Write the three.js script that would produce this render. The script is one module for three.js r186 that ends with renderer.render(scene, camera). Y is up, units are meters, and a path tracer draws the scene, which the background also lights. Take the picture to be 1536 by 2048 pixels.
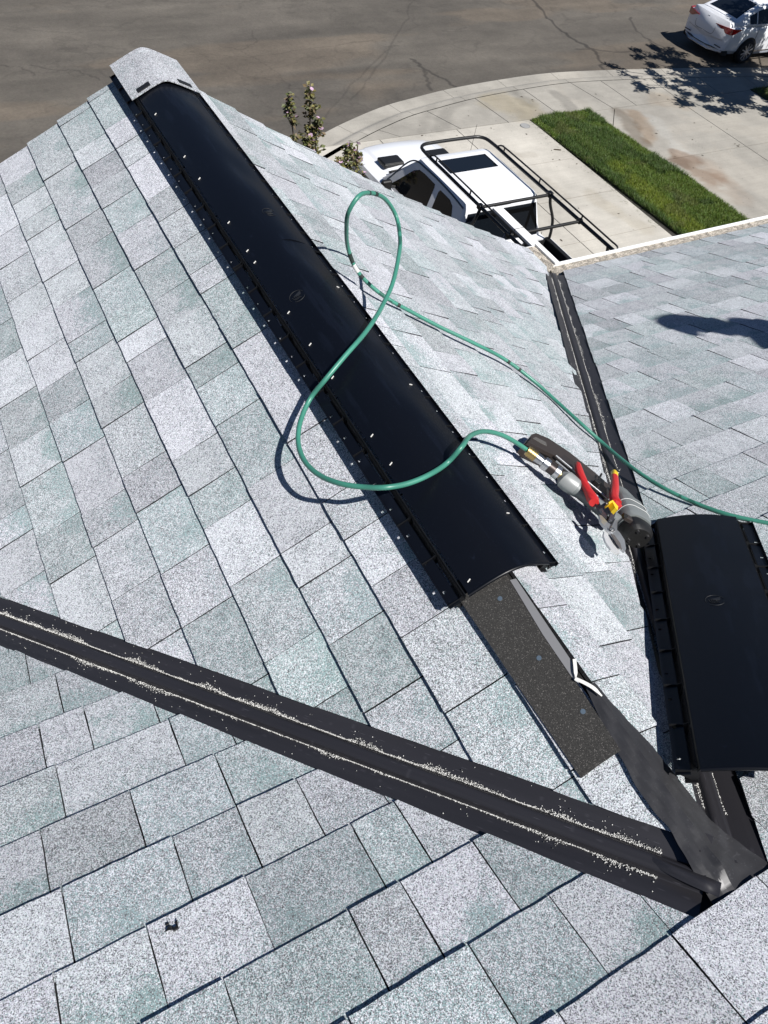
import * as THREE from 'three';
import { mergeGeometries, toCreasedNormals } from 'three/addons/utils/BufferGeometryUtils.js';
import { RoundedBoxGeometry } from 'three/addons/geometries/RoundedBoxGeometry.js';
import { MarchingCubes } from 'three/addons/objects/MarchingCubes.js';

// ------------------------------------------------------------------ camera, sky, sun, exposure
const scene = new THREE.Scene();
const camera = new THREE.PerspectiveCamera(68.603, 0.75, 0.05, 400);
camera.position.set(-0.75186, 1.24269, -0.09115);
camera.rotation.order = 'YXZ';
camera.rotation.set(-0.8892, -0.6230, 0.1803);
camera.updateMatrixWorld(true);
const SUN = new THREE.Vector3(0.17, 0.81, 0.56).normalize();
const sun = new THREE.DirectionalLight(new THREE.Color(1.0, 0.975, 0.945), 4.7);
sun.position.copy(SUN).multiplyScalar(60).add(new THREE.Vector3(6, -3, -8));
sun.target.position.set(6, -3, -8);
sun.castShadow = true;
sun.shadow.mapSize.set(4096, 4096);
Object.assign(sun.shadow.camera, { left: -30, right: 30, top: 30, bottom: -30, near: 1, far: 150 });
sun.shadow.radius = 1;
scene.add(sun, sun.target);
{ // clear blue sky
  const W = 256, H = 128, d = new Float32Array(W * H * 4);
  for (let j = 0; j < H; j++) for (let i = 0; i < W; i++) {
    const el = ((j + 0.5) / H - 0.5) * Math.PI, k = (j * W + i) * 4;
    const e = Math.max(0, Math.sin(el)), t = Math.pow(1 - e, 3);
    const ground = el < 0;
    const r = ground ? 0.10 : 0.018 + 0.10 * t, g = ground ? 0.095 : 0.044 + 0.12 * t, b = ground ? 0.085 : 0.112 + 0.125 * t;
    d[k] = r; d[k + 1] = g; d[k + 2] = b; d[k + 3] = 1;
  }
  const sky = new THREE.DataTexture(d, W, H, THREE.RGBAFormat, THREE.FloatType);
  sky.mapping = THREE.EquirectangularReflectionMapping;
  sky.magFilter = THREE.LinearFilter; sky.minFilter = THREE.LinearFilter; sky.needsUpdate = true;
  scene.background = sky; scene.environment = sky;
}
const renderer = new THREE.WebGLRenderer({ antialias: true });
renderer.toneMapping = THREE.LinearToneMapping;
renderer.toneMappingExposure = 1.52;
renderer.shadowMap.enabled = true;

// ------------------------------------------------------------------ helpers
const V = (x, y, z) => new THREE.Vector3(x, y, z);
function rng(seed) { let a = seed >>> 0; return () => { a = (a + 0x6D2B79F5) | 0; let t = Math.imul(a ^ (a >>> 15), 1 | a); t = (t + Math.imul(t ^ (t >>> 7), 61 | t)) ^ t; return ((t ^ (t >>> 14)) >>> 0) / 4294967296; }; }
const smooth = (a, b, x) => { const t = Math.min(1, Math.max(0, (x - a) / (b - a))); return t * t * (3 - 2 * t); };
const lerp = (a, b, t) => a + (b - a) * t;
function hash2(x, y, s) { let h = (Math.imul(x, 374761393) + Math.imul(y, 668265263) + Math.imul(s, 982451653)) | 0; h = Math.imul(h ^ (h >>> 13), 1274126177); h ^= h >>> 16; return (h >>> 0) / 4294967296; }
function vnoise(x, y, s, per = 0) { // value noise, optionally periodic
  let xi = Math.floor(x), yi = Math.floor(y); const fx = x - xi, fy = y - yi, u = fx * fx * (3 - 2 * fx), v = fy * fy * (3 - 2 * fy);
  const m = q => per ? ((q % per) + per) % per : q;
  const a = hash2(m(xi), m(yi), s), b = hash2(m(xi + 1), m(yi), s), c = hash2(m(xi), m(yi + 1), s), d = hash2(m(xi + 1), m(yi + 1), s);
  return a + (b - a) * u + (c - a) * v + (a - b - c + d) * u * v;
}
const fbm = (x, y, s, o = 4) => { let r = 0, a = 0.5, n = 0; for (let i = 0; i < o; i++) { r += a * vnoise(x, y, s + i * 17); n += a; a *= 0.5; x *= 2.03; y *= 2.03; } return r / n; };
const counts = {};
function numbered(n) { const k = counts[n] = (counts[n] || 0) + 1; return k === 1 ? n : `${n}_${String(k - 1).padStart(3, '0')}`; }
function tag(o, label, category, group, kind) { if (label) o.userData.label = label; if (category) o.userData.category = category; if (group) o.userData.group = group; if (kind) o.userData.kind = kind; return o; }
function thing(name, label, category, pos = V(0, 0, 0), turn = 0, group) { const o = new THREE.Group(); o.name = numbered(name); o.position.copy(pos); o.rotation.y = turn; scene.add(o); return tag(o, label, category, group); }
function prep(g) { g = g.index ? g.toNonIndexed() : g; for (const k of Object.keys(g.attributes)) if (!['position', 'normal', 'uv', 'color'].includes(k)) g.deleteAttribute(k); if (!g.attributes.normal) g.computeVertexNormals(); if (!g.attributes.uv) g.setAttribute('uv', new THREE.BufferAttribute(new Float32Array(g.attributes.position.count * 2), 2)); return g; }
function merge(list) { const l = list.map(prep); const hasC = l.some(g => g.attributes.color); if (hasC) for (const g of l) if (!g.attributes.color) g.setAttribute('color', new THREE.BufferAttribute(new Float32Array(g.attributes.position.count * 3).fill(1), 3)); return l.length === 1 ? l[0] : mergeGeometries(l, false); }
function mesh(name, geos, mat, parent) { const m = new THREE.Mesh(merge(Array.isArray(geos) ? geos : [geos]), mat); m.name = parent ? name : numbered(name); m.castShadow = m.receiveShadow = true; (parent || scene).add(m); return m; }
function structure(name, geos, mat, parent) { const m = mesh(name, geos, mat, parent); if (!parent) m.userData.kind = 'structure'; return m; }
function rbox(w, h, d, x = 0, y = 0, z = 0, r = 0.01, seg = 2) { return new RoundedBoxGeometry(w, h, d, seg, Math.min(r, w / 2.05, h / 2.05, d / 2.05)).translate(x, y, z); }
function box(w, h, d, x = 0, y = 0, z = 0) { return new THREE.BoxGeometry(w, h, d).translate(x, y, z); }
function tube(pts, r, seg = 0, rad = 8) { return new THREE.TubeGeometry(new THREE.CatmullRomCurve3(pts, false, 'centripetal'), seg || pts.length * 6, r, rad, false); }
function rod(a, b, r, r2 = r, n = 12) { // capped cylinder a -> b
  const L = a.distanceTo(b), g = new THREE.CylinderGeometry(r2, r, L, n, 1, false);
  g.applyQuaternion(new THREE.Quaternion().setFromUnitVectors(V(0, 1, 0), b.clone().sub(a).normalize()));
  return g.translate((a.x + b.x) / 2, (a.y + b.y) / 2, (a.z + b.z) / 2);
}
function basis(X, Y, Z, O) { return new THREE.Matrix4().makeBasis(X, Y, Z).setPosition(O); }
function fromTris(pos, uv, col) { const g = new THREE.BufferGeometry(); g.setAttribute('position', new THREE.Float32BufferAttribute(pos, 3)); if (uv) g.setAttribute('uv', new THREE.Float32BufferAttribute(uv, 2)); if (col) g.setAttribute('color', new THREE.Float32BufferAttribute(col, 3)); g.computeVertexNormals(); return g; }
function gridGeo(nu, nv, f, uvf) { // parametric sheet, indexed -> smooth normals
  const pos = [], uv = [], idx = [];
  for (let j = 0; j <= nv; j++) for (let i = 0; i <= nu; i++) { const p = f(i / nu, j / nv); pos.push(p.x, p.y, p.z); const q = uvf ? uvf(i / nu, j / nv) : [i / nu, j / nv]; uv.push(q[0], q[1]); }
  for (let j = 0; j < nv; j++) for (let i = 0; i < nu; i++) { const a = j * (nu + 1) + i, b = a + 1, c = a + nu + 1, d = c + 1; idx.push(a, b, d, a, d, c); }
  const g = new THREE.BufferGeometry(); g.setAttribute('position', new THREE.Float32BufferAttribute(pos, 3)); g.setAttribute('uv', new THREE.Float32BufferAttribute(uv, 2)); g.setIndex(idx); g.computeVertexNormals(); return g;
}
function sheet(nu, nv, f, thick) { // a thin solid sheet: two faces and a rim
  const top = gridGeo(nu, nv, f); const n = top.attributes.normal, p = top.attributes.position;
  const at2 = (i, j) => { const k = j * (nu + 1) + i; return V(p.getX(k) - n.getX(k) * thick, p.getY(k) - n.getY(k) * thick, p.getZ(k) - n.getZ(k) * thick); };
  const bot = gridGeo(nu, nv, (u, v) => at2(Math.round((1 - u) * nu), Math.round(v * nv)));
  const top3 = (i, j) => { const k = j * (nu + 1) + i; return V(p.getX(k), p.getY(k), p.getZ(k)); };
  const rim = []; const q = (a, b, c, d) => { for (const t of [a, b, c, a, c, d]) rim.push(t.x, t.y, t.z); };
  for (let i = 0; i < nu; i++) { q(top3(i + 1, 0), top3(i, 0), at2(i, 0), at2(i + 1, 0)); q(top3(i, nv), top3(i + 1, nv), at2(i + 1, nv), at2(i, nv)); }
  for (let j = 0; j < nv; j++) { q(top3(0, j), top3(0, j + 1), at2(0, j + 1), at2(0, j)); q(top3(nu, j + 1), top3(nu, j), at2(nu, j), at2(nu, j + 1)); }
  return merge([top, bot, fromTris(rim)]);
}
// polygon (points in space, roughly planar) extruded by -n*thick; fan/earcut triangulation in the plane (ex, ez)
function slab(pts, n, thick, uvScale = 1, uvFn, holes = []) {
  const ex = pts[1].clone().sub(pts[0]).normalize(), ey = n.clone().cross(ex).normalize(), o = pts[0];
  const f2 = q => new THREE.Vector2(q.clone().sub(o).dot(ex), q.clone().sub(o).dot(ey));
  let c = pts.map(f2); const rev = THREE.ShapeUtils.isClockWise(c); const P = rev ? [...pts].reverse() : pts; c = P.map(f2);
  const H = holes.map(h => { const hc = h.map(f2); return THREE.ShapeUtils.isClockWise(hc) ? h : [...h].reverse(); });
  const tri = THREE.ShapeUtils.triangulateShape(c, H.map(h => h.map(f2))); const all = [...P, ...H.flat()];
  const pos = [], uv = []; const dn = n.clone().multiplyScalar(-thick);
  const add = (q) => { pos.push(q.x, q.y, q.z); const w = uvFn ? uvFn(q) : (() => { const t = f2(q); return [t.x * uvScale, t.y * uvScale]; })(); uv.push(w[0], w[1]); };
  const B = all.map(q => q.clone().add(dn));
  for (const [a, b, d] of tri) { add(all[a]); add(all[b]); add(all[d]); add(B[a]); add(B[d]); add(B[b]); }
  const ring = (R) => { for (let i = 0; i < R.length; i++) { const a = R[i], b = R[(i + 1) % R.length], a2 = a.clone().add(dn), b2 = b.clone().add(dn); for (const q of [a, a2, b2, a, b2, b]) add(q); } };
  ring(P); H.forEach(ring);
  return fromTris(pos, uv);
}
function loft(sections, capA = true, capB = true, crease = 0.6) { // rings of equal length
  const n = sections[0].length, pos = []; const q = (a, b, c, d) => { for (const t of [a, b, c, a, c, d]) pos.push(t.x, t.y, t.z); };
  for (let s = 0; s + 1 < sections.length; s++) for (let i = 0; i < n; i++) q(sections[s][i], sections[s][(i + 1) % n], sections[s + 1][(i + 1) % n], sections[s + 1][i]);
  const cap = (R, flip) => { const c = R.reduce((a, b) => a.add(b), V(0, 0, 0)).multiplyScalar(1 / n); for (let i = 0; i < n; i++) { const a = R[i], b = R[(i + 1) % n]; for (const t of flip ? [c, b, a] : [c, a, b]) pos.push(t.x, t.y, t.z); } };
  if (capA) cap(sections[0], true); if (capB) cap(sections[sections.length - 1], false);
  return toCreasedNormals(fromTris(pos), crease);
}
const std = (c, rough = 0.8, metal = 0, extra = {}) => new THREE.MeshStandardMaterial({ color: new THREE.Color().setRGB(...(Array.isArray(c) ? c : [c, c, c])), roughness: rough, metalness: metal, side: THREE.DoubleSide, ...extra });
const phys = (c, rough, metal, extra = {}) => new THREE.MeshPhysicalMaterial({ color: new THREE.Color().setRGB(...(Array.isArray(c) ? c : [c, c, c])), roughness: rough, metalness: metal, side: THREE.DoubleSide, ...extra });
function dataTex(W, H, fn, srgb = true, wrap = true) { // fn(i, j, out) with linear 0..1 values
  const d = new Uint8Array(W * H * 4), o = [0, 0, 0];
  const enc = v => { v = Math.min(1, Math.max(0, v)); return Math.round(255 * (srgb ? (v <= 0.0031308 ? 12.92 * v : 1.055 * Math.pow(v, 1 / 2.4) - 0.055) : v)); };
  for (let j = 0; j < H; j++) for (let i = 0; i < W; i++) { fn(i, j, o); const k = (j * W + i) * 4; d[k] = enc(o[0]); d[k + 1] = enc(o[1]); d[k + 2] = enc(o[2]); d[k + 3] = 255; }
  const t = new THREE.DataTexture(d, W, H, THREE.RGBAFormat); t.colorSpace = srgb ? THREE.SRGBColorSpace : THREE.NoColorSpace;
  t.magFilter = THREE.LinearFilter; t.minFilter = THREE.LinearMipmapLinearFilter; t.generateMipmaps = true; t.anisotropy = 8;
  if (wrap) t.wrapS = t.wrapT = THREE.RepeatWrapping; t.needsUpdate = true; return t;
}

// ------------------------------------------------------------------ the roof planes (metres; ridge = z axis, apex of the junction = origin)
const P = 0.5573, PM = 0.41545, KP = Math.hypot(1, P), KM = Math.hypot(1, PM), T = PM / P;
const EXPO = 0.143, RIDGE = 3.177, EAVE_Z = -2.945, EAVE_V = EAVE_Z * KM, GEAVE = 2.165;
const G = -6.8;                                   // level of the pavement
const GL = { n: V(-P, 1, 0).divideScalar(KP), U: V(0, 0, -1), W: V(1, P, 0).divideScalar(KP) };
const GR = { n: V(P, 1, 0).divideScalar(KP), U: V(0, 0, -1), W: V(-1, P, 0).divideScalar(KP) };
const MR = { n: V(0, 1, -PM).divideScalar(KM), U: V(1, 0, 0), W: V(0, PM, 1).divideScalar(KM) };
const sag = (F, u, v) => F === GR ? -0.046 * Math.sin(Math.PI * Math.min(1, Math.max(0, -v / 2.55))) * smooth(1.1, 3.15, u) : 0; // the old rake dips a little
const pt = (F, u, v, h = 0) => V(0, sag(F, u, v), 0).addScaledVector(F.U, u).addScaledVector(F.W, v).addScaledVector(F.n, h);
// the point of a plane (offset h along its normal) that was measured at a pixel of the photograph
function at(x, y, F, h = 0) { const d = V((x / 768 - 1) * 0.75, 1 - y / 1024, 0); const f = 1 / Math.tan(THREE.MathUtils.degToRad(camera.fov / 2)); const r = V(d.x / f, d.y / f, -1).applyQuaternion(camera.quaternion); const c = camera.position; const t = (h - F.n.dot(c)) / F.n.dot(r); return c.clone().addScaledVector(r, t); }
const LEVEL = y => ({ n: V(0, 1, 0), y });
function atY(x, y, lev) { const d = V((x / 768 - 1) * 0.75, 1 - y / 1024, 0); const f = 1 / Math.tan(THREE.MathUtils.degToRad(camera.fov / 2)); const r = V(d.x / f, d.y / f, -1).applyQuaternion(camera.quaternion); const c = camera.position; return c.clone().addScaledVector(r, (lev - c.y) / r.y); }

// ------------------------------------------------------------------ materials
const ROWS = 8;
function granuleField(S, cell, seed) { // nearest granule id and edge distance for a tiling S x S field
  const n = Math.floor(S / cell), id = new Int32Array(S * S), ed = new Float32Array(S * S);
  const jx = new Float32Array(n * n), jy = new Float32Array(n * n);
  for (let k = 0; k < n * n; k++) { jx[k] = 0.15 + 0.7 * hash2(k, 1, seed); jy[k] = 0.15 + 0.7 * hash2(k, 2, seed); }
  for (let y = 0; y < S; y++) for (let x = 0; x < S; x++) {
    const gx = x / S * n, gy = y / S * n, cx = Math.floor(gx), cy = Math.floor(gy); let b = 9, b2 = 9, bi = 0;
    for (let oy = -1; oy <= 1; oy++) for (let ox = -1; ox <= 1; ox++) { const ix = (cx + ox + n) % n, iy = (cy + oy + n) % n, k = iy * n + ix; const dx = cx + ox + jx[k] - gx, dy = cy + oy + jy[k] - gy, d = dx * dx + dy * dy; if (d < b) { b2 = b; b = d; bi = k; } else if (d < b2) b2 = d; }
    id[y * S + x] = bi; ed[y * S + x] = Math.sqrt(b2) - Math.sqrt(b);
  }
  return { id, ed, n };
}
const GF = granuleField(1024, 2.3, 5);
const PAL = { white: [0.645, 0.662, 0.685], lav: [0.465, 0.452, 0.51], grey: [0.25, 0.255, 0.265], dark: [0.10, 0.103, 0.11], teal: [0.265, 0.362, 0.366], tan: [0.36, 0.33, 0.28] };
const MIX = [ // white, lav, grey, teal, dark (cumulative below), strength of the printed shade band
  [0.40, 0.26, 0.16, 0.05, 0.30], [0.34, 0.16, 0.26, 0.10, 0.75], [0.28, 0.08, 0.22, 0.29, 0.85], [0.50, 0.28, 0.09, 0.03, 0.12],
  [0.33, 0.08, 0.27, 0.18, 0.65], [0.30, 0.20, 0.28, 0.06, 0.20], [0.31, 0.09, 0.19, 0.28, 0.40], [0.42, 0.28, 0.14, 0.05, 0.95]];
const shingleMap = dataTex(2048, 2048, (i, j, o) => {
  const row = Math.floor(j / 256), vf = (j % 256) / 256, S = 1024, k = (j % S) * S + (i % S), g = GF.id[k] + (i >= S ? 7919 : 0) + row * 131071;
  const m = MIX[row]; let r = hash2(g, 3, 9);
  const clump = vnoise(i / 14, j / 14, 4 + row), big = vnoise(i / 90, vf * 3 + row * 5, 31);
  let band = m[4] * smooth(0.42, 0.95, vf + (big - 0.5) * 0.7 + (clump - 0.5) * 0.35);      // the blend drop: more teal and grey granules
  let c;
  if (hash2(g, 8, 2) < band) { const q = hash2(g, 4, 6); c = q < 0.62 ? PAL.teal : q < 0.80 ? PAL.grey : q < 0.9 ? PAL.white : PAL.dark; }
  else { const blot = smooth(0.64, 0.80, fbm(i / 75, j / 60 + row * 9, 61, 4)); r += blot * 0.14 * (hash2(g, 5, 5) < 0.6 ? 1 : 0); r += (clump - 0.5) * 0.14 + (big - 0.5) * 0.12; c = r < m[0] ? PAL.white : r < m[0] + m[1] ? PAL.lav : r < m[0] + m[1] + m[3] ? PAL.teal : r < m[0] + m[1] + m[2] + m[3] ? PAL.grey : PAL.dark; }
  const e = smooth(0.02, 0.16, GF.ed[k]), b = (0.85 + 0.3 * hash2(g, 6, 1)) * (0.55 + 0.45 * e);
  o[0] = c[0] * b; o[1] = c[1] * b; o[2] = c[2] * b;
});
const granuleBump = dataTex(1024, 1024, (i, j, o) => { const k = j * 1024 + i; o[0] = o[1] = o[2] = smooth(0, 0.5, GF.ed[k]) * (0.55 + 0.45 * hash2(GF.id[k], 12, 3)); }, false);
const M = {};
granuleBump.repeat.set(2, 2);
M.shingle = new THREE.MeshStandardMaterial({ map: shingleMap, bumpMap: granuleBump, bumpScale: 0.0007, roughness: 0.95, vertexColors: true, side: THREE.DoubleSide });
M.felt = std(0.012, 0.95);
const darkGran = dataTex(512, 512, (i, j, o) => { const k = j * 1024 + i, h = hash2(GF.id[k], 21, 4); const b = h > 0.95 ? 0.15 : 0.016 + 0.036 * h * (0.4 + 0.6 * smooth(0.02, 0.16, GF.ed[k])); o[0] = b * 1.05; o[1] = b; o[2] = b * 0.93; });
M.darkGran = std([1, 1, 1], 0.95, 0, { map: darkGran, bumpMap: granuleBump, bumpScale: 0.0005 });
const scuff = dataTex(512, 512, (i, j, o) => { const n = fbm(i / 60, j / 60, 71, 4), s = vnoise(i / 3, j / 40, 72), d = hash2(i >> 1, j >> 1, 73); const b = 0.8 + 0.5 * n + (s > 0.93 ? 0.5 : 0) + (d > 0.995 ? 2.5 : 0); o[0] = o[1] = o[2] = Math.min(1, b * 0.35); });
M.flash = std([0.055, 0.052, 0.056], 0.4, 0.0, { map: scuff });          // painted valley metal
M.flash.color.setRGB(0.056, 0.054, 0.063);
M.saddle = phys([0.088, 0.087, 0.093], 0.42, 0.15, { map: scuff });
const ventMap = dataTex(1024, 1024, (i, j, o) => { // dust, rub marks and grit lodged on the moulded plastic
  const n = fbm(i / 110, j / 110, 201, 5), sw = fbm(i / 18, j / 160, 207, 3), h = hash2(i >> 1, j >> 1, 203), rub = smooth(0.60, 0.78, n) * (0.5 + sw), sc = Math.abs(fbm(i / 240 + j / 700, j / 50, 211, 2) - 0.5) < 0.0016 && n > 0.5 ? 0.5 : 0; const b = 0.13 + 0.10 * rub + (h > 0.9982 ? 0.75 : 0) + sc * 0.35;
  o[0] = b * 0.86; o[1] = b * 0.97; o[2] = b * 1.25; });
M.vent = phys([0.016, 0.0195, 0.028], 0.40, 0, { specularIntensity: 0.55, map: ventMap, clearcoat: 0.06, clearcoatRoughness: 0.2 });
M.ventDark = std([0.0022, 0.0025, 0.0035], 0.55);
M.staple = std([0.55, 0.54, 0.51], 0.45, 0.1);
M.emblem = std([0.012, 0.0135, 0.016], 0.55);
M.white = std([0.78, 0.79, 0.79], 0.45);
const hoseTex = dataTex(2048, 32, (i, j, o) => { const n = fbm(i / 60, 1, 3, 4), d = vnoise(i / 9, j / 7, 8), k = (n > 0.70 && d > 0.45) || hash2(i >> 3, j >> 3, 4) > 0.992 ? 0.5 : 0.85 + 0.3 * vnoise(i / 25, j / 9, 19); o[0] = 0.045 * k; o[1] = 0.200 * k; o[2] = 0.145 * k; });
M.hose = phys([1, 1, 1], 0.40, 0, { map: hoseTex });
M.hoseWear = std([0.012, 0.022, 0.018], 0.7);
M.chrome = std([0.55, 0.55, 0.55], 0.34, 1);
M.brass = std([0.42, 0.31, 0.13], 0.42, 1);
M.steel = std([0.42, 0.42, 0.43], 0.32, 1);
M.black = std(0.008, 0.5);
M.rubber = std(0.018, 0.8);
M.red = phys([0.46, 0.02, 0.02], 0.42, 0);
M.yellow = phys([0.75, 0.52, 0.02], 0.45, 0);
M.toolGrey = phys([0.16, 0.175, 0.175], 0.45, 0.1);
M.toolLight = phys([0.27, 0.28, 0.275], 0.4, 0.2);
M.bronze = phys([0.036, 0.028, 0.025], 0.45, 0.2);
M.carpaint = phys([0.74, 0.75, 0.77], 0.4, 0, { clearcoat: 1, clearcoatRoughness: 0.04 });
M.glass = phys([0.006, 0.008, 0.011], 0.06, 0, {});
M.wallpaint = std([0.50, 0.45, 0.38], 0.9);

// ------------------------------------------------------------------ the house: decks, walls, shingles
const house = thing('house', 'two storey house whose pale grey shingled roofs fill the view, dark valleys between them', 'house');
const part = (name, parent, label) => { const g = new THREE.Group(); g.name = name; parent.add(g); if (label) g.userData.label = label; return g; };
const leftSlope = part('gable_roof', house, 'sunlit gable slope left of the ridge vent'), rightSlope = part('gable_roof', house, 'gable slope right of the ridge vent'), mainRoof = part('main_roof', house, 'main roof slope in the foreground and beyond the right valley');
const MX0 = -4.5, MX1 = 6.5, MV1 = 2.6;
{ // decks, 12 mm under the granule surface, with real thickness
  const vEnd = GEAVE / T;                       // valley meets the gable eave
  const dk = (F, pts) => slab(pts.map(([u, v]) => pt(F, u, v, -0.008)), F.n, 0.016);
  const gpoly = [[0, 0], [RIDGE - 0.005, 0], [RIDGE - 0.005, -GEAVE * KP + 0.01], [vEnd, -GEAVE * KP + 0.01]];
  mesh('deck', dk(GL, gpoly), M.felt, leftSlope);
  mesh('deck', sheet(24, 16, (a, b) => { const v = -(GEAVE * KP - 0.01) * b; return pt(GR, lerp(RIDGE - 0.005, -v / KP / T, a), v, -0.008); }, 0.016), M.felt, rightSlope);
  mesh('deck', [dk(MR, [[MX0, EAVE_V + 0.01], [-2.26, EAVE_V + 0.01], [0, 0], [0, MV1], [MX0, MV1]]), dk(MR, [[2.26, EAVE_V + 0.01], [MX1, EAVE_V + 0.01], [MX1, MV1], [0.003, MV1], [0.003, 0]])], M.felt, mainRoof);
}
{ // walls, only what carries the roofs
  const zf = -2.80, ze = -2.65;
  const gw = slab([V(-2.0, G, zf), V(2.0, G, zf), V(2.0, -2.0 * P - 0.06, zf), V(0, -0.06, zf), V(-2.0, -2.0 * P - 0.06, zf)], V(0, 0, -1), 0.15);
  const zb = MV1 / KM;
  mesh('wall', [gw, box(MX0 + 2.0 < 0 ? -2.0 - MX0 : 0.1, -1.25 - G, 0.15, (MX0 - 2.0) / 2, (G - 1.25) / 2, ze + 0.1), box(MX1 - 2.05, -1.25 - G, 0.15, (MX1 + 2.05) / 2, (G - 1.25) / 2, ze + 0.1),
    box(0.15, 0.6 - G, 3.0, MX0 + 0.3, (G - 0.6) / 2 - 0.9, -0.9), box(0.15, 0.6 - G, 3.0, MX1 - 0.3, (G - 0.6) / 2 - 0.9, -0.9)], M.wallpaint, house);
  // far side of the main roof so that the attic is closed
  mesh('rear_roof', slab([V(MX0, PM * zb, zb + 0.002), V(MX1, PM * zb, zb + 0.002), V(MX1, PM * zb - 1.6, zb + 3.8), V(MX0, PM * zb - 1.6, zb + 3.8)], V(0, 1, PM).normalize(), 0.05), M.felt, house);
  mesh('fascia', [box(MX1 - 2.38, 0.16, 0.022, (MX1 + 2.38) / 2, -1.365, EAVE_Z + 0.03), box(-2.38 - MX0, 0.16, 0.022, (MX0 - 2.38) / 2, -1.365, EAVE_Z + 0.03)], M.white, house);
  const rk = s => slab([V(0, -0.03, -3.165), V(s * 2.15, -2.15 * P - 0.03, -3.165), V(s * 2.15, -2.15 * P - 0.17, -3.165), V(0, -0.17, -3.165)], V(0, 0, -1), 0.022);
  mesh('rake_board', rk(-1), M.white, house); mesh('rake_board', rk(1).translate(0, -0.05, 0), M.white, house);
}
function clipPoly(poly, a, b, c) { // keep a*u + b*v <= c
  const out = []; for (let i = 0; i < poly.length; i++) { const p = poly[i], q = poly[(i + 1) % poly.length], dp = a * p[0] + b * p[1] - c, dq = a * q[0] + b * q[1] - c; if (dp <= 0) out.push(p); if ((dp < 0 && dq > 0) || (dp > 0 && dq < 0)) { const t = dp / (dp - dq); out.push([p[0] + (q[0] - p[0]) * t, p[1] + (q[1] - p[1]) * t]); } } return out;
}
const shingles = [];
const R1 = rng(11);
function shingleGeo(F, poly, v0, hb, row, uoff, tint) {
  const R = R1; let pts = []; // butt edges get a rough line
  for (let i = 0; i < poly.length; i++) { const p = poly[i], q = poly[(i + 1) % poly.length], L = Math.hypot(q[0] - p[0], q[1] - p[1]); pts.push([p[0] + (R() - 0.5) * 0.0012, p[1] + (R() - 0.5) * 0.0012]); const butt = Math.abs(p[1] - v0) < 0.004 && Math.abs(q[1] - v0) < 0.004; const n = butt ? Math.max(1, Math.round(L / 0.028)) : L > 0.09 ? 3 : 1; for (let k = 1; k < n; k++) pts.push([lerp(p[0], q[0], k / n) + (R() - 0.5) * 0.0012, lerp(p[1], q[1], k / n) + (R() - 0.5) * 0.0018]); }
  const ht = v => lerp(hb, 0.0012, Math.min(1, Math.max(0, (v - v0) / EXPO)));
  const pos = [], uv = [], col = [];
  const cu = pts.reduce((a, p) => a + p[0], 0) / pts.length, cv = pts.reduce((a, p) => a + p[1], 0) / pts.length;
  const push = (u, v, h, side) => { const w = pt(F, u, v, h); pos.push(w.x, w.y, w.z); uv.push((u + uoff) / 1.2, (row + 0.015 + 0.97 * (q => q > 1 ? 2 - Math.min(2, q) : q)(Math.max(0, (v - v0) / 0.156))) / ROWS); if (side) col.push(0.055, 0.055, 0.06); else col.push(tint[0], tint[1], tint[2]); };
  for (let i = 0; i < pts.length; i++) {
    const a = pts[i], b = pts[(i + 1) % pts.length];
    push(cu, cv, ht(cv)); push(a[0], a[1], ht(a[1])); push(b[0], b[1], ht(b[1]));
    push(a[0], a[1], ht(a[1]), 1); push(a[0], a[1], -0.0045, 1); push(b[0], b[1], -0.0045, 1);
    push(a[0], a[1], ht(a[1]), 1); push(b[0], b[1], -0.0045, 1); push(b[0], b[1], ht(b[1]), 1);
  }
  return fromTris(pos, uv, col);
}
const projTmp = V(0, 0, 0);
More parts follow.
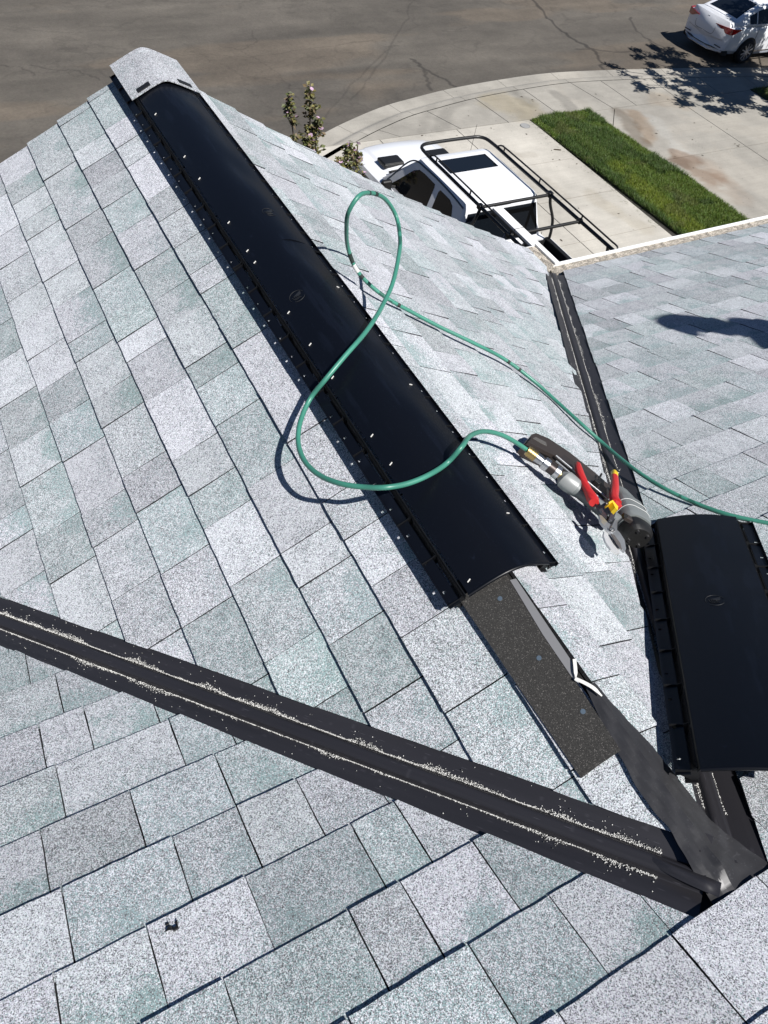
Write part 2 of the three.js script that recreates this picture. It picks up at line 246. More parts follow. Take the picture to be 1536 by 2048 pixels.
function course(F, parent, v0, uA, uB, clips, vTop) {
  let u = uA + R1() * 0.2 - 0.2, raised = R1() < 0.5, row = Math.floor(R1() * 8);
  const buttJ = (R1() - 0.5) * 0.0016;
  while (u < uB) {
    const w = raised ? lerp(0.12, 0.24, R1()) : lerp(0.085, 0.20, R1()); if (R1() < 0.8) raised = !raised;
    const rr = R1(); row = rr < 0.19 ? 0 : rr < 0.32 ? 1 : rr < 0.47 ? 2 : rr < 0.60 ? 3 : rr < 0.70 ? 4 : rr < 0.80 ? 5 : rr < 0.90 ? 6 : 7;
    const gap = R1() < 0.8 ? 0.0013 : 0.0004, hb = (raised ? 0.0092 : 0.0070) + R1() * 0.0010 + (F === GL ? 0.0022 : F === MR ? -0.0012 : 0); const vb = v0 + buttJ + (R1() - 0.5) * 0.0005;
    let poly = [[Math.max(u, uA) + gap, vb], [Math.min(u + w, uB) - gap, vb], [Math.min(u + w, uB) - gap, vTop], [Math.max(u, uA) + gap, vTop]];
    const t = 0.83 + 0.27 * R1(), hu = R1() - 0.5, tint = [t * (0.985 + 0.04 * hu), t, t * (0.995 + 0.03 * hu)], uo = R1() * 1.2;
    u += w; if (poly[1][0] - poly[0][0] < 0.012) continue;
    for (const [a, b, c] of clips) { poly = clipPoly(poly, a, b, c + (R1() - 0.5) * 0.004); if (poly.length < 3) break; }
    if (poly.length < 3) continue;
    let ar = 0; for (let i = 0; i < poly.length; i++) { const p = poly[i], q = poly[(i + 1) % poly.length]; ar += p[0] * q[1] - p[1] * q[0]; } if (Math.abs(ar) / 2 < 0.0004) continue;
    const g = shingleGeo(F, poly, vb, hb, row, uo, tint);
    // how large the tab shows in the picture
    const scr = poly.map(q => { const s = pt(F, q[0], Math.min(q[1], vb + EXPO)).project(camera); return [s.x * 384, s.y * 512, s.z]; }); let pa = 0; for (let i = 0; i < scr.length; i++) { const p = scr[i], q = scr[(i + 1) % scr.length]; pa += p[0] * q[1] - p[1] * q[0]; }
    const inside = scr.some(s => Math.abs(s[0]) < 384 && Math.abs(s[1]) < 512 && s[2] < 1); const c = pt(F, poly[0][0], poly[0][1]); const infront = c.clone().sub(camera.position).dot(V(0, 0, -1).applyQuaternion(camera.quaternion)) > 0.2;
    shingles.push({ g, parent, area: inside && infront ? Math.abs(pa) / 2 : 0 });
  }
}
{
  // valley half planes. gable frame: u = -z, v = -|x|*KP ; valley |x| = T*u ; keep the ridge side: |x| <= T*u - w
  const cG = 1 / Math.hypot(T, 1 / KP);                   // in-plane distance factor
  const WL = 0.0585, WRg = 0.0450, WM = 0.0660, WRm = 0.0625;
  for (const [F, parent, w] of [[GL, leftSlope, WL], [GR, rightSlope, WRg]]) {
    for (let k = -1; k < 18; k++) {
      const v0 = -(0.2564 + k * EXPO); let vt = v0 + EXPO + 0.012; if (k === -1) vt = -0.012;
      if (v0 < -GEAVE * KP - EXPO) continue;
      const clips = [[-T, -1 / KP, -w / cG]]; clips.push([0, -1, GEAVE * KP + 0.02]);
      course(F, parent, Math.max(v0, -GEAVE * KP - 0.012), 0, RIDGE + 0.012, clips, vt);
    }
  }
  // main roof: x - beyond the valleys, then whole courses above the junction
  const cM = 1 / Math.hypot(1, T / KM);                   // valley: |x| = -T*v/KM
  for (let k = -19; k <= 13; k++) {
    const v0 = -0.4342 + k * EXPO, vt = v0 + EXPO + 0.012, vb = Math.max(v0, EAVE_V - 0.012); if (vt < EAVE_V) continue;
    if (k <= 2) {
      course(MR, mainRoof, vb, MX0, 0, [[1, -T / KM, -WM / cM]], vt);
      course(MR, mainRoof, vb, 0, MX1, [[-1, -T / KM, -WRm / cM]], vt);
    } else course(MR, mainRoof, v0, MX0, MX1, [], vt);
  }
}
shingles.sort((a, b) => b.area - a.area);
shingles.slice(0, 300).forEach(s => mesh('shingle', s.g, M.shingle, s.parent));
mesh('shingle', shingles.slice(300).map(s => s.g), M.shingle, house).userData.kind = 'stuff';

// ------------------------------------------------------------------ valley metal
function valley(side, a0, a1, wG, wM, ribFn) { // a: distance down the valley from the junction
  const d = V(side * T, -PM, -1).normalize(), F = side < 0 ? GL : GR;
  const outG = F.n.clone().cross(d).normalize(); if (outG.dot(V(side, 0, 0)) > 0) outG.negate();
  const outM = MR.n.clone().cross(d).normalize(); if (outM.dot(V(side, 0, 0)) < 0) outM.negate();
  const up = F.n.clone().add(MR.n).normalize(); const n = 46;
  const f = (u, v) => { const a = lerp(a0, a1, u); const p = d.clone().multiplyScalar(a); const rib = 0.0165, x = lerp(-wG, wM, v);
    const w = x < 0 ? outG : outM, nn = x < 0 ? F.n : MR.n, ax = Math.abs(x);
    p.addScaledVector(w, ax).addScaledVector(nn, -0.0025 + 0.0009 * Math.sin(a * 9 + side) * smooth(0.02, 0.05, ax));
    const s = Math.max(0, 1 - (ax / rib) ** 2); p.addScaledVector(up, ribFn(a) * Math.sqrt(s) + 0.002 * (1 - smooth(0, 0.02, ax))); return p; };
  const g = sheet(90, n, f, 0.0009);
  return { g, f, d, outG, outM, F };
}
function granuleHeap(name, label, F, dirs, seed, n) { // loose granules washed against the rib
  const geo = new THREE.IcosahedronGeometry(0.0008, 0), m = new THREE.InstancedMesh(geo, std([1, 1, 1], 0.9), n); const R = rng(seed), q = new THREE.Quaternion(), e = new THREE.Euler(), s = V(1, 1, 1), mt = new THREE.Matrix4(), c = new THREE.Color();
  for (let i = 0; i < n; i++) { const p = dirs(R); e.set(R() * 6, R() * 6, R() * 6); q.setFromEuler(e); s.setScalar(0.6 + R() * 0.9); m.setMatrixAt(i, mt.compose(p, q, s)); const t = R(); const b = t < 0.6 ? 0.62 : t < 0.8 ? 0.35 : 0.08; m.setColorAt(i, c.setRGB(b, b * 0.99, b * 0.94)); }
  m.name = numbered(name); m.castShadow = m.receiveShadow = true; scene.add(m); return tag(m, label, 'granules', null, 'stuff');
}
const vl = valley(-1, 0.05, 2.85, 0.075, 0.082, a => 0.016), vr = valley(1, 0.05, 3.80, 0.062, 0.075, a => 0.012);
tag(mesh('valley_flashing', vl.g, M.flash), 'long dark metal valley flashing running from the left edge to the roof junction', 'flashing');
tag(mesh('valley_flashing', vr.g, M.flash), 'dark metal valley flashing running up to the white gutter corner, under the nail gun', 'flashing');
for (const [v, a0, a1, sd, n, lab] of [[vl, 0.12, 2.2, 5, 13000, 'pale loose granules in two lines along the left valley flashing'], [vr, 0.15, 3.7, 6, 9000, 'pale loose granules along the right valley flashing']]) granuleHeap('loose_granules', lab, v.F, R => {
  const a = lerp(a0, a1, R()), t = R(), g = (R() + R() + R() - 1.5) * 0.0045, clump = Math.max(0, Math.min(1, (fbm(a * 16, sd + (t < 0.56 ? 0 : 40), 77, 3) - 0.36) * 3.2)); const side = t < 0.56; const off = 0.0190 + Math.abs(g) * (0.25 + 1.9 * clump * clump) * (R() < 0.05 ? 2.4 : 1);
  if (R() < 0.012) { const x = lerp(0.02, 0.055, R()); return v.d.clone().multiplyScalar(a).addScaledVector(side ? v.outG : v.outM, x).addScaledVector(side ? v.F.n : MR.n, -0.0012); }
  return v.d.clone().multiplyScalar(a).addScaledVector(side ? v.outG : v.outM, off).addScaledVector(side ? v.F.n : MR.n, -0.0012 + 0.0016 * R() * clump);
}, sd, n);
{ // the folded end of the left valley's rib and the torn sheet over the junction
  const z6 = (x, y) => [768 + x / 2, 1366 + y / 2];
  const h = (x, y, F, k) => at(...z6(x, y), F, k);
  const tab = (z, T2) => { for (let i = 0; i + 1 < T2.length; i++) if (T2[i][1] <= z && T2[i + 1][1] >= z) return lerp(T2[i][0], T2[i + 1][0], smooth(0, 1, (z - T2[i][1]) / (T2[i + 1][1] - T2[i][1])) * 0.5 + 0.5 * (z - T2[i][1]) / (T2[i + 1][1] - T2[i][1])); return T2[T2.length - 1][0]; };
  const XL = [[-0.012, -0.40], [-0.026, -0.30], [-0.030, -0.26], [-0.036, -0.21], [-0.036, -0.165], [-0.031, -0.13], [-0.034, -0.09], [-0.040, -0.05], [-0.046, 0.0]], XR = [[0.010, -0.40], [0.014, -0.36], [0.024, -0.317], [0.040, -0.252], [0.047, -0.156], [0.050, -0.11], [0.070, -0.057], [0.088, -0.008], [0.09, 0.0]];
  const f = (u, v) => { const z = lerp(-0.395, -0.004, u), xl = tab(z, XL), xr = tab(z, XR), x = v < 0.5 ? lerp(xl, 0, v * 2) : lerp(0, xr, v * 2 - 1);
    const g = -P * Math.abs(x) * 0.96, m = PM * z, k = 0.006, hh = Math.max(g, m) + k * Math.exp(-Math.abs(g - m) / k) * 0.6; // drapes from the gable planes on to the main roof
    const kink = 0.0022 * Math.abs(((x * 31 + z * 17) % 1 + 1) % 1 - 0.5) + 0.0035 * Math.max(0, 1 - Math.abs(z + 0.045 + x * 0.9) / 0.022) * smooth(-0.04, -0.005, x) - 0.003 * Math.max(0, 1 - Math.abs(z + 0.085 - x * 0.6) / 0.03);
    return V(x, hh + lerp(0.0135, 0.0005, smooth(0.86, 1, u)) + kink + 0.002 * (fbm(u * 7, v * 3, 5, 3) - 0.5), z); };
  tag(mesh('ridge_saddle', toCreasedNormals(sheet(64, 28, f, 0.0008), 0.35), M.saddle), 'creased dark sheet metal saddle folded over the roof junction where the two valleys meet', 'flashing');
  // fold: a lip that rises off the rib and runs to the junction
  const A = [[1035, 700], [1130, 760], [1230, 810], [1340, 858]].map((q, i) => h(q[0], q[1], MR, 0.010 + 0.002 * i)), B = [[1020, 660], [1130, 712], [1230, 752], [1350, 800]].map((q, i) => h(q[0], q[1], MR, 0.016));
  const ca = new THREE.CatmullRomCurve3(A), cb = new THREE.CatmullRomCurve3(B);
  tag(mesh('flashing_fold', sheet(24, 8, (u, v) => { const p = cb.getPoint(u).lerp(ca.getPoint(u), v); p.y += 0.008 * Math.sin(Math.PI * v) * smooth(0, 0.4, u) * (1 - smooth(0.8, 1, u)); return p; }, 0.0008), M.flash), 'raised lip of folded metal at the lower end of the left valley, beside the saddle', 'flashing');
}

// ------------------------------------------------------------------ ridge vents
const hump = (z, x, s) => s * (0.0030 * Math.sin(z * 11.3 + 1.0) + 0.0016 * Math.sin(z * 23 + 2)) * Math.exp(-((x - 0.045) ** 2) / 0.0012);
function ventSection(name, label, L, drop, wave, staples, emblemAt, seed) { // local frame: x across, y up, z along (0 .. -L away)
  const t = thing(name, label, 'ridge vent', V(0, 0, 0), 0, 'ridge vent sections'); const R = rng(seed);
  const py = (x, z) => 0.030 - drop * (x * x) / 0.01 * (1 - 0.18 * Math.min(1, x * x / 0.01)) + hump(z + seed, x, wave) + 0.0016 * wave * Math.sin(z * 5 + x * 30);
  const pan = sheet(40, 60, (u, v) => { const x = lerp(-0.1, 0.1, u), z = -L * v; return V(x, py(x, z), z); }, 0.0028);
  const lip = tube(Array.from({ length: 21 }, (_, i) => { const x = lerp(-0.1, 0.1, i / 20); return V(x, py(x, 0) - 0.004, 0.001); }), 0.0045, 40, 6);
  mesh('cover_panel', seed === 3 ? [pan] : [pan, lip], M.vent, t);
  const sl = drop * 0.0 + (drop > 0.03 ? P : 0.12); // slope of the roof beneath each side
  for (const s of [-1, 1]) {
    const y0 = py(s * 0.1, -L / 2), dirX = V(s, -sl, 0).normalize(), nn = V(s * sl, 1, 0).normalize();
    const base = V(s * 0.1, y0 - 0.017, 0); const at3 = (a, h, z) => base.clone().addScaledVector(dirX, a).addScaledVector(nn, h).setZ(z);
    // inner wall with its comb of louvres
    const teeth = []; const nT = Math.round(L / 0.0068);
    for (let i = 0; i < nT; i++) { const z = -L * (i + 0.5) / nT; if (i % 16 === 0) continue; teeth.push(slab([at3(0.004, 0.010, z + 0.0021), at3(0.013, -0.022, z + 0.0021), at3(0.013, -0.022, z - 0.0021), at3(0.004, 0.010, z - 0.0021)], dirX, 0.0012)); }
    const lv = mesh('louver', teeth, M.ventDark, t); lv.userData.kind = 'stuff';
    mesh('side_wall', [slab([at3(-0.001, 0.0125, 0), at3(0.004, 0.006, 0), at3(0.004, 0.006, -L), at3(-0.001, 0.0125, -L)], dirX, 0.0015), slab([at3(0.004, -0.018, 0), at3(0.026, -0.018, 0), at3(0.026, -0.018, -L), at3(0.004, -0.018, -L)], nn, 0.0015)], M.ventDark, t);
    // outer baffle: sloping wing with drain holes near the rim
    const holes = [], nH = Math.floor(L / 0.078); for (let i = 0; i < nH; i++) { const z = -0.035 - i * 0.078; if (z < -L + 0.02) break; holes.push([at3(0.0275, 0.001, z), at3(0.0345, 0.001, z), at3(0.0345, 0.001, z - 0.0065), at3(0.0275, 0.001, z - 0.0065)]); }
    mesh('baffle', [slab([at3(0.0145, 0.001, 0), at3(0.0405, 0.001, 0), at3(0.0405, 0.001, -L), at3(0.0145, 0.001, -L)], nn, 0.0016, 1, null, holes), slab([at3(0.0405, 0.008, 0), at3(0.0405, -0.003, 0), at3(0.0405, -0.003, -L), at3(0.0405, 0.008, -L)], dirX, 0.0016)], M.vent, t);
    const nR = Math.round(L / 0.11); for (let i = 0; i <= nR; i++) { const z = -0.006 - (L - 0.012) * i / nR; mesh('rib', slab([at3(-0.001, 0.009, z), at3(0.015, 0.004, z), at3(0.0395, 0.0065, z), at3(0.0395, -0.001, z), at3(0.010, -0.022, z), at3(0.004, -0.022, z)], V(0, 0, 1), 0.0014), M.ventDark, t); }
    if (drop > 0.03) mesh('end_tab', slab([at3(0.012, 0.001, 0), at3(0.02, -0.012, 0), at3(0.03, 0.001, 0)], V(0, 0, 1), 0.003), M.ventDark, t);
  }
  for (const [x, z, turn] of staples) { const g = rbox(0.0095, 0.003, 0.0026, 0, 0, 0, 0.001, 1); g.rotateY(turn); const sl2 = Math.atan((py(x + 0.01, z) - py(x - 0.01, z)) / 0.02); g.rotateZ(sl2); mesh('staple', g.translate(x, py(x, z) + 0.0016, z), M.staple, t); }
  for (const [cx, cz] of emblemAt) { // moulded round mark: broken ring, four curved strokes, a wedge
    const on = (x, z) => V(cx + x, py(cx + x, cz + z) + 0.0006, cz + z), g = []; const arc = (r, a0, a1, w) => g.push(tube(Array.from({ length: 14 }, (_, i) => { const a = lerp(a0, a1, i / 13); return on(r * Math.cos(a), r * Math.sin(a)); }), w, 26, 5));
    arc(0.020, 0.5, 2.2, 0.0007); arc(0.020, 2.7, 5.9, 0.0007);
    for (let i = 0; i < 4; i++) g.push(tube([on(-0.013 + i * 0.0048, -0.002 + i * 0.001), on(-0.0105 + i * 0.0048, 0.006), on(-0.004 + i * 0.0042, 0.0125 - i * 0.0006)], 0.0011, 10, 5));
    g.push(slab([on(-0.009, -0.0035), on(0.013, -0.013), on(0.011, -0.001), on(0.003, 0.001)].map(q => q.add(V(0, 0.0006, 0))), V(0, 1, 0), 0.0008));
    mesh('moulded_emblem', g, M.emblem, t);
  }
  return t;
}
const stN = [-1.843, -1.604, -1.465, -1.331, -1.118, -1.024, -0.686].map(z => [-0.087, z + 0.663, 0.35]).concat([-0.80, -1.24, -1.66].map(z => [0.084, z + 0.663, -0.1]));
const vNear = ventSection('ridge_vent', 'near ridge vent section with moulded round emblem, crossed by the green hose', 1.222, 0.0445, 1, stN, [[-0.048, -0.975]], 1);
vNear.position.set(0, 0, -0.663);
const stF = [-2.762, -2.455, -2.312, -2.055, -1.905].map(z => [-0.086, z + 1.887, 0.35]);
const vFar = ventSection('ridge_vent', 'far ridge vent section running out to the granule cap at the gable end', 1.285, 0.0445, 1.15, stF, [[0.034, -0.15]], 3);
vFar.position.set(0, -0.001, -1.884);
{ // a loose piece lying across the right valley
  const Ln = at(1372, 1560, GR, 0.03), Lf = at(1297, 1060, GR, 0.03), Rf = at(1500, 1083, MR, 0.03);
  const Z = Ln.clone().sub(Lf).normalize(), X = Rf.clone().sub(Lf); X.addScaledVector(Z, -X.dot(Z)); const wd = X.length(); X.normalize(); const Y = Z.clone().cross(X);
  const t = ventSection('ridge_vent', 'loose cut piece of black ridge vent lying across the right valley', Ln.distanceTo(Lf) + 0.005, 0.013, 0.25, [], [[-0.01, -0.50]], 6);
  const o = Ln.clone().addScaledVector(X, wd / 2).addScaledVector(Y, 0.012); t.quaternion.setFromRotationMatrix(basis(X, Y, Z, o)); t.position.copy(o);
}
{ // granule-faced cap at the far end of the vent
  const y = x => 0.044 - 0.50 * (Math.sqrt(x * x + 0.0005) - 0.0224);
  const t = thing('cap_piece', 'pale granule faced ridge cap with two black slots at the far gable end', 'ridge cap');
  const cap = sheet(28, 6, (u, v) => { const x = lerp(-0.127, 0.127, u), z = lerp(-2.905, -3.19, v); return V(x, y(x), z); }, 0.004);
  const cc = new Float32Array(cap.attributes.position.count * 3).fill(0.97), uv = cap.attributes.uv, ps = cap.attributes.position; for (let i = 0; i < uv.count; i++) uv.setXY(i, (ps.getZ(i) + 4) / 1.2, (5.03 + 0.9 * Math.abs(ps.getX(i)) / 0.14) / ROWS); cap.setAttribute('color', new THREE.BufferAttribute(cc, 3));
  mesh('cap_shingle', cap, M.shingle, t);
  for (const s of [-1, 1]) mesh('slot', rbox(0.052, 0.003, 0.028, 0, 0, 0, 0.0014).rotateZ(-s * 0.46).translate(s * 0.075, y(0.075) + 0.0022, -2.928), M.black, t);
}
// ------------------------------------------------------------------ open ridge this side of the vent
{
  const s = (pts, h) => pts.map(q => at(q[0], q[1], GL, h));
  const st = thing('starter_strip', 'dark granulated strip nailed along the open ridge below the vent end', 'roofing strip');
  const px = [[900, 1172], [928, 1213], [1045, 1386], [1162, 1556], [1200, 1528], [1241, 1500], [1140, 1345], [1022, 1165], [985, 1110]];
  mesh('strip', slab(s(px, 0.0150), GL.n, 0.0060, 4), M.darkGran, st);
  const nailM = std([0.11, 0.15, 0.19], 0.5, 0.4);
  for (const [x, y] of [[1000, 1197], [1078, 1316], [1166, 1423]]) { const p = at(x, y, GL, 0.0153); const g = new THREE.CylinderGeometry(0.0048, 0.0048, 0.0012, 16); g.applyQuaternion(new THREE.Quaternion().setFromUnitVectors(V(0, 1, 0), GL.n)); mesh('nail', g.translate(p.x, p.y, p.z), nailM, st); }
  tag(mesh('metal_edge', slab(s([[1020, 1160], [1032, 1157], [1100, 1258], [1152, 1335], [1149, 1362], [1085, 1268]], 0.0162), GL.n, 0.0015), std([0.19, 0.19, 0.195], 0.5)), 'narrow grey metal edge beside the dark strip at the ridge', 'metal edge');
  const rb = pts => { const c = new THREE.CatmullRomCurve3(pts.map(q => at(q[0], q[1], GL, q[2])), false, 'centripetal'); return sheet(16, 2, (u, v) => c.getPoint(u).addScaledVector(c.getTangent(u).cross(GL.n).normalize(), (v - 0.5) * 0.0065 * (1 - 0.6 * smooth(0.7, 1, u))), 0.0006); };
  tag(mesh('paper_scrap', [rb([[1149, 1318, 0.020], [1151, 1338, 0.021], [1152, 1354, 0.020]]), rb([[1150, 1357, 0.0205], [1168, 1365, 0.022], [1187, 1376, 0.022], [1204, 1392, 0.020]])], std([0.75, 0.74, 0.7], 0.9)), 'torn white scrap of liner showing in the ridge slot', 'scrap');
}
// ------------------------------------------------------------------ eave gutters
{
  const mat = M.white; const debris = dataTex(256, 256, (i, j, o) => { const k = j * 1024 + i, h = hash2(GF.id[k], 31, 5), n = vnoise(i / 20, j / 20, 3); const b = (h > 0.7 ? 0.5 : h > 0.3 ? 0.28 : 0.12) * (0.6 + 0.8 * n); o[0] = b; o[1] = b * 0.9; o[2] = b * 0.76; });
  const dm = std([1, 1, 1], 0.95, 0, { map: debris });
  const y0 = PM * EAVE_Z - 0.004;
  const gt = thing('gutter', 'white gutter with granule filled guard along the right eave above the driveway', 'gutter');
  const x0 = GEAVE, x1 = MX1, W = 0.060;
  mesh('trough', [box(x1 - x0 - W, 0.10, 0.004, (x1 + x0 + W) / 2, y0 - 0.055, EAVE_Z - W), box(x1 - x0, 0.004, W, (x1 + x0) / 2, y0 - 0.105, EAVE_Z - W / 2)], mat, gt);
  mesh('lip', rbox(x1 - x0 - W + 0.02, 0.012, 0.018, (x1 + x0 + W) / 2, y0 + 0.001, EAVE_Z - W - 0.006, 0.004), mat, gt);
  mesh('guard', slab([V(x0 + 0.02, y0 - 0.006, EAVE_Z + 0.03), V(x1, y0 - 0.006, EAVE_Z + 0.03), V(x1, y0 - 0.008, EAVE_Z - W), V(x0 + W, y0 - 0.008, EAVE_Z - W)], V(0, 1, 0), 0.003, 2.5), dm, gt);
  const g2 = thing('gutter', 'short white gutter on the gable eave at the top of the right valley', 'gutter'); const yg = -GEAVE * P - 0.004, ze2 = -3.205, zc = EAVE_Z - W, zl = zc - ze2, W2 = 0.085;
  mesh('trough', [box(0.004, 0.10, zl, GEAVE + W2, yg - 0.055, (zc + ze2) / 2), box(W2, 0.004, zl, GEAVE + W2 / 2, yg - 0.105, (zc + ze2) / 2)], mat, g2);
  mesh('lip', rbox(0.018, 0.012, zl + 0.02, GEAVE + W2 + 0.006, yg + 0.001, (zc + ze2) / 2, 0.004), mat, g2);
  mesh('guard', slab([V(GEAVE - 0.02, yg - 0.0065, EAVE_Z + 0.02), V(GEAVE + W2, yg - 0.0085, zc + 0.002), V(GEAVE + W2, yg - 0.0085, ze2), V(GEAVE - 0.02, yg - 0.0065, ze2)], V(0, 1, 0), 0.003, 2.5), dm, g2);
  mesh('end_cap', box(W2 + 0.01, 0.10, 0.004, GEAVE + W2 / 2, yg - 0.056, ze2 - 0.003), mat, g2);
}
// ------------------------------------------------------------------ street level
const kerbPts = [[-6, -1], [-1.5, -8.2], [1.2, -11.4], [3.6, -13.7], [5.4, -14.95], [6.84, -15.77], [7.52, -16.13], [9.01, -16.76], [10.03, -17.02], [11.21, -17.27], [12.91, -17.47], [14.69, -17.55], [16.84, -17.33], [18.3, -17.12], [20, -16.85], [22.5, -16.35], [26, -15.4], [31, -13.6]];
const kerbC = new THREE.CatmullRomCurve3(kerbPts.map(q => V(q[0], 0, q[1])), false, 'centripetal');
const kerbLine = kerbC.getSpacedPoints(240);
const kerbZ = x => { for (let i = 0; i + 1 < kerbLine.length; i++) { const a = kerbLine[i], b = kerbLine[i + 1]; if (a.x <= x && b.x >= x) return lerp(a.z, b.z, (x - a.x) / (b.x - a.x)); } return -17; };
const KW = x => 0.86 + (x > 16 ? 0.0 : 0);                // asphalt edge to back of kerb
structure('ground', new THREE.PlaneGeometry(600, 600).rotateX(-Math.PI / 2).translate(0, G - 0.16, 0), std([0.11, 0.10, 0.075], 1));
const RX0 = -26, RZ0 = -66, RW = 80, RH = 66;
function segDist(px, py, ax, ay, bx, by) { const dx = bx - ax, dy = by - ay, t = Math.min(1, Math.max(0, ((px - ax) * dx + (py - ay) * dy) / (dx * dx + dy * dy))); return Math.hypot(px - ax - dx * t, py - ay - dy * t); }
function crackMap(list) { // list of [width, strength, [px...]] in photograph pixels on the street -> cells
  const segs = []; const Rk = rng(41);
  for (const [w, s, pts] of list) { const W = pts.map(q => atY(q[0], q[1], G - 0.1)); for (let i = 0; i + 1 < W.length; i++) { let px = W[i].x, pz = W[i].z; const n = 5; for (let k = 1; k <= n; k++) { const t = k / n, x = lerp(W[i].x, W[i + 1].x, t) + (k < n ? (Rk() - 0.5) * 0.14 : 0), z = lerp(W[i].z, W[i + 1].z, t) + (k < n ? (Rk() - 0.5) * 0.14 : 0); segs.push([px, pz, x, z, w, s]); px = x; pz = z; } } }
  return (x, z) => { let b = 0; for (const g of segs) { if (x < Math.min(g[0], g[2]) - 0.3 || x > Math.max(g[0], g[2]) + 0.3 || z < Math.min(g[1], g[3]) - 0.3 || z > Math.max(g[1], g[3]) + 0.3) continue; const d = segDist(x, z, g[0], g[1], g[2], g[3]), w = g[4] * (0.5 + 1.0 * vnoise(x * 3, z * 3, 8)); if (d < w) b = Math.max(b, g[5] * (1 - smooth(w * 0.5, w, d))); } return b; };
}
const cracks = crackMap([
  [0.07, 0.8, [[1065, 0], [1090, 30], [1118, 58], [1150, 80], [1185, 98], [1196, 112], [1206, 138]]], [0.05, 0.7, [[1262, 35], [1272, 62], [1300, 82], [1330, 95]]], [0.05, 0.6, [[1150, 98], [1200, 101], [1275, 106]]],
  [0.05, 0.7, [[822, 118], [845, 135], [880, 155], [912, 174]]], [0.045, 0.6, [[848, 140], [855, 158], [862, 180]]], [0.03, 0.4, [[700, 200], [740, 155], [800, 60], [830, 0]]], [0.03, 0.35, [[650, 235], [700, 170], [790, 90]]],
  [0.025, 0.35, [[505, 60], [512, 85], [480, 100], [440, 92]]], [0.025, 0.3, [[480, 100], [520, 125], [560, 150], [600, 200]]], [0.02, 0.3, [[330, 110], [420, 108], [500, 115], [600, 100], [768, 75]]],
  [0.03, 0.5, [[0, 130], [40, 133], [68, 150]]], [0.03, 0.5, [[60, 130], [110, 140], [160, 142], [200, 160]]], [0.02, 0.25, [[0, 50], [130, 65], [300, 58]]]]);
const roadW = 2048, roadH = 1690;
const roadMap = dataTex(roadW, roadH, (i, j, o) => {
  const x = RX0 + RW * (i + 0.5) / roadW, z = RZ0 + RH * (j + 0.5) / roadH;
  const n = fbm(x * 0.35 + z * 0.08, z * 0.9, 3, 5), f = fbm(x * 2.3, z * 2.3, 12, 3), st = fbm(x * 0.22 + z * 0.05, z * 2.4, 51, 4), sp = hash2(i, j, 7);
  const worn = smooth(0.50, 0.60, fbm(x * 0.16, z * 0.55, 23, 4));
  let b = 0.070 * (0.48 + 0.72 * n + 0.28 * f) * (0.80 + 0.44 * st) * (0.90 + 0.2 * sp); let r = b * 1.16, g = b * 1.03, bl = b * 0.86;
  r = lerp(r, r * 1.22, worn); g = lerp(g, g * 1.14, worn); bl = lerp(bl, bl * 1.06, worn);
  const lx = (x - 9) / 6, ridge = Math.abs(fbm(x * 0.6, z * 0.9, 88, 4) - 0.5); if (ridge < 0.012) { r *= 0.86; g *= 0.86; bl *= 0.86; }
  const dt = kerbZ(Math.max(-5, Math.min(30, x))) - z; // distance out from the kerb: tyre grime has its own streaks
  const c = cracks(x, z); const k = 1 - 0.72 * c; o[0] = r * k; o[1] = g * k; o[2] = bl * k;
}, true, false);
const roadBump = dataTex(512, 512, (i, j, o) => { o[0] = o[1] = o[2] = hash2(i >> 1, j >> 1, 5) * 0.6 + 0.4 * vnoise(i / 6, j / 6, 3, 0); }, false); roadBump.repeat.set(40, 33);
{
  const shape = kerbLine.map(q => V(q.x, G - 0.1, q.z)); const pts = [...shape, V(54, G - 0.1, -10), V(54, G - 0.1, -66), V(-26, G - 0.1, -66), V(-26, G - 0.1, -1)];
  structure('road', slab(pts, V(0, 1, 0), 0.04, 1, q => [(q.x - RX0) / RW, (q.z - RZ0) / RH]), std([1, 1, 1], 0.92, 0, { map: roadMap, bumpMap: roadBump, bumpScale: 0.004 }));
}
// concrete: one weathered surface, stains where the photograph has them
const CX0 = 0, CZ0 = -19, CW = 26, CH = 14;
const stainDefs = [ // pixel polyline on the pavement, width, colour factor
  [[[930, 200], [905, 215], [885, 240], [875, 262]], 0.24, [0.80, 0.80, 0.80], 0.7], [[[862, 215], [850, 235], [845, 262]], 0.18, [0.84, 0.84, 0.84], 0.6],
  [[[1107, 185], [1130, 200], [1152, 222]], 0.22, [0.72, 0.72, 0.72], 0.8], [[[1030, 185], [1055, 205]], 0.25, [0.78, 0.78, 0.77], 0.7],
  [[[1235, 222], [1258, 245], [1280, 285]], 0.30, [0.66, 0.62, 0.58], 0.9], [[[1262, 225], [1290, 250], [1300, 275]], 0.34, [0.86, 0.74, 0.64], 0.75], [[[1300, 235], [1335, 275], [1375, 310]], 0.30, [1.12, 1.14, 1.17], 0.8],
  [[[1365, 316], [1395, 340], [1430, 365]], 0.42, [0.72, 0.61, 0.54], 0.85], [[[1400, 322], [1450, 365], [1480, 400]], 0.35, [0.86, 0.80, 0.76], 0.6], [[[1352, 322], [1370, 330]], 0.3, [0.7, 0.64, 0.6], 0.7],
  [[[1325, 200], [1350, 205]], 0.5, [1.0, 0.93, 0.86], 0.6], [[[1010, 205], [1030, 215]], 0.7, [1.02, 0.96, 0.82], 0.7],
  [[[1010, 300], [1045, 312], [1065, 310]], 0.12, [0.88, 0.87, 0.86], 0.6], [[[1060, 350], [1100, 372], [1130, 398]], 0.25, [0.86, 0.85, 0.83], 0.6], [[[1180, 385], [1230, 425], [1290, 455]], 0.3, [0.93, 0.91, 0.87], 0.7], [[[1005, 298], [1040, 318]], 0.15, [0.9, 0.89, 0.87], 0.5]];
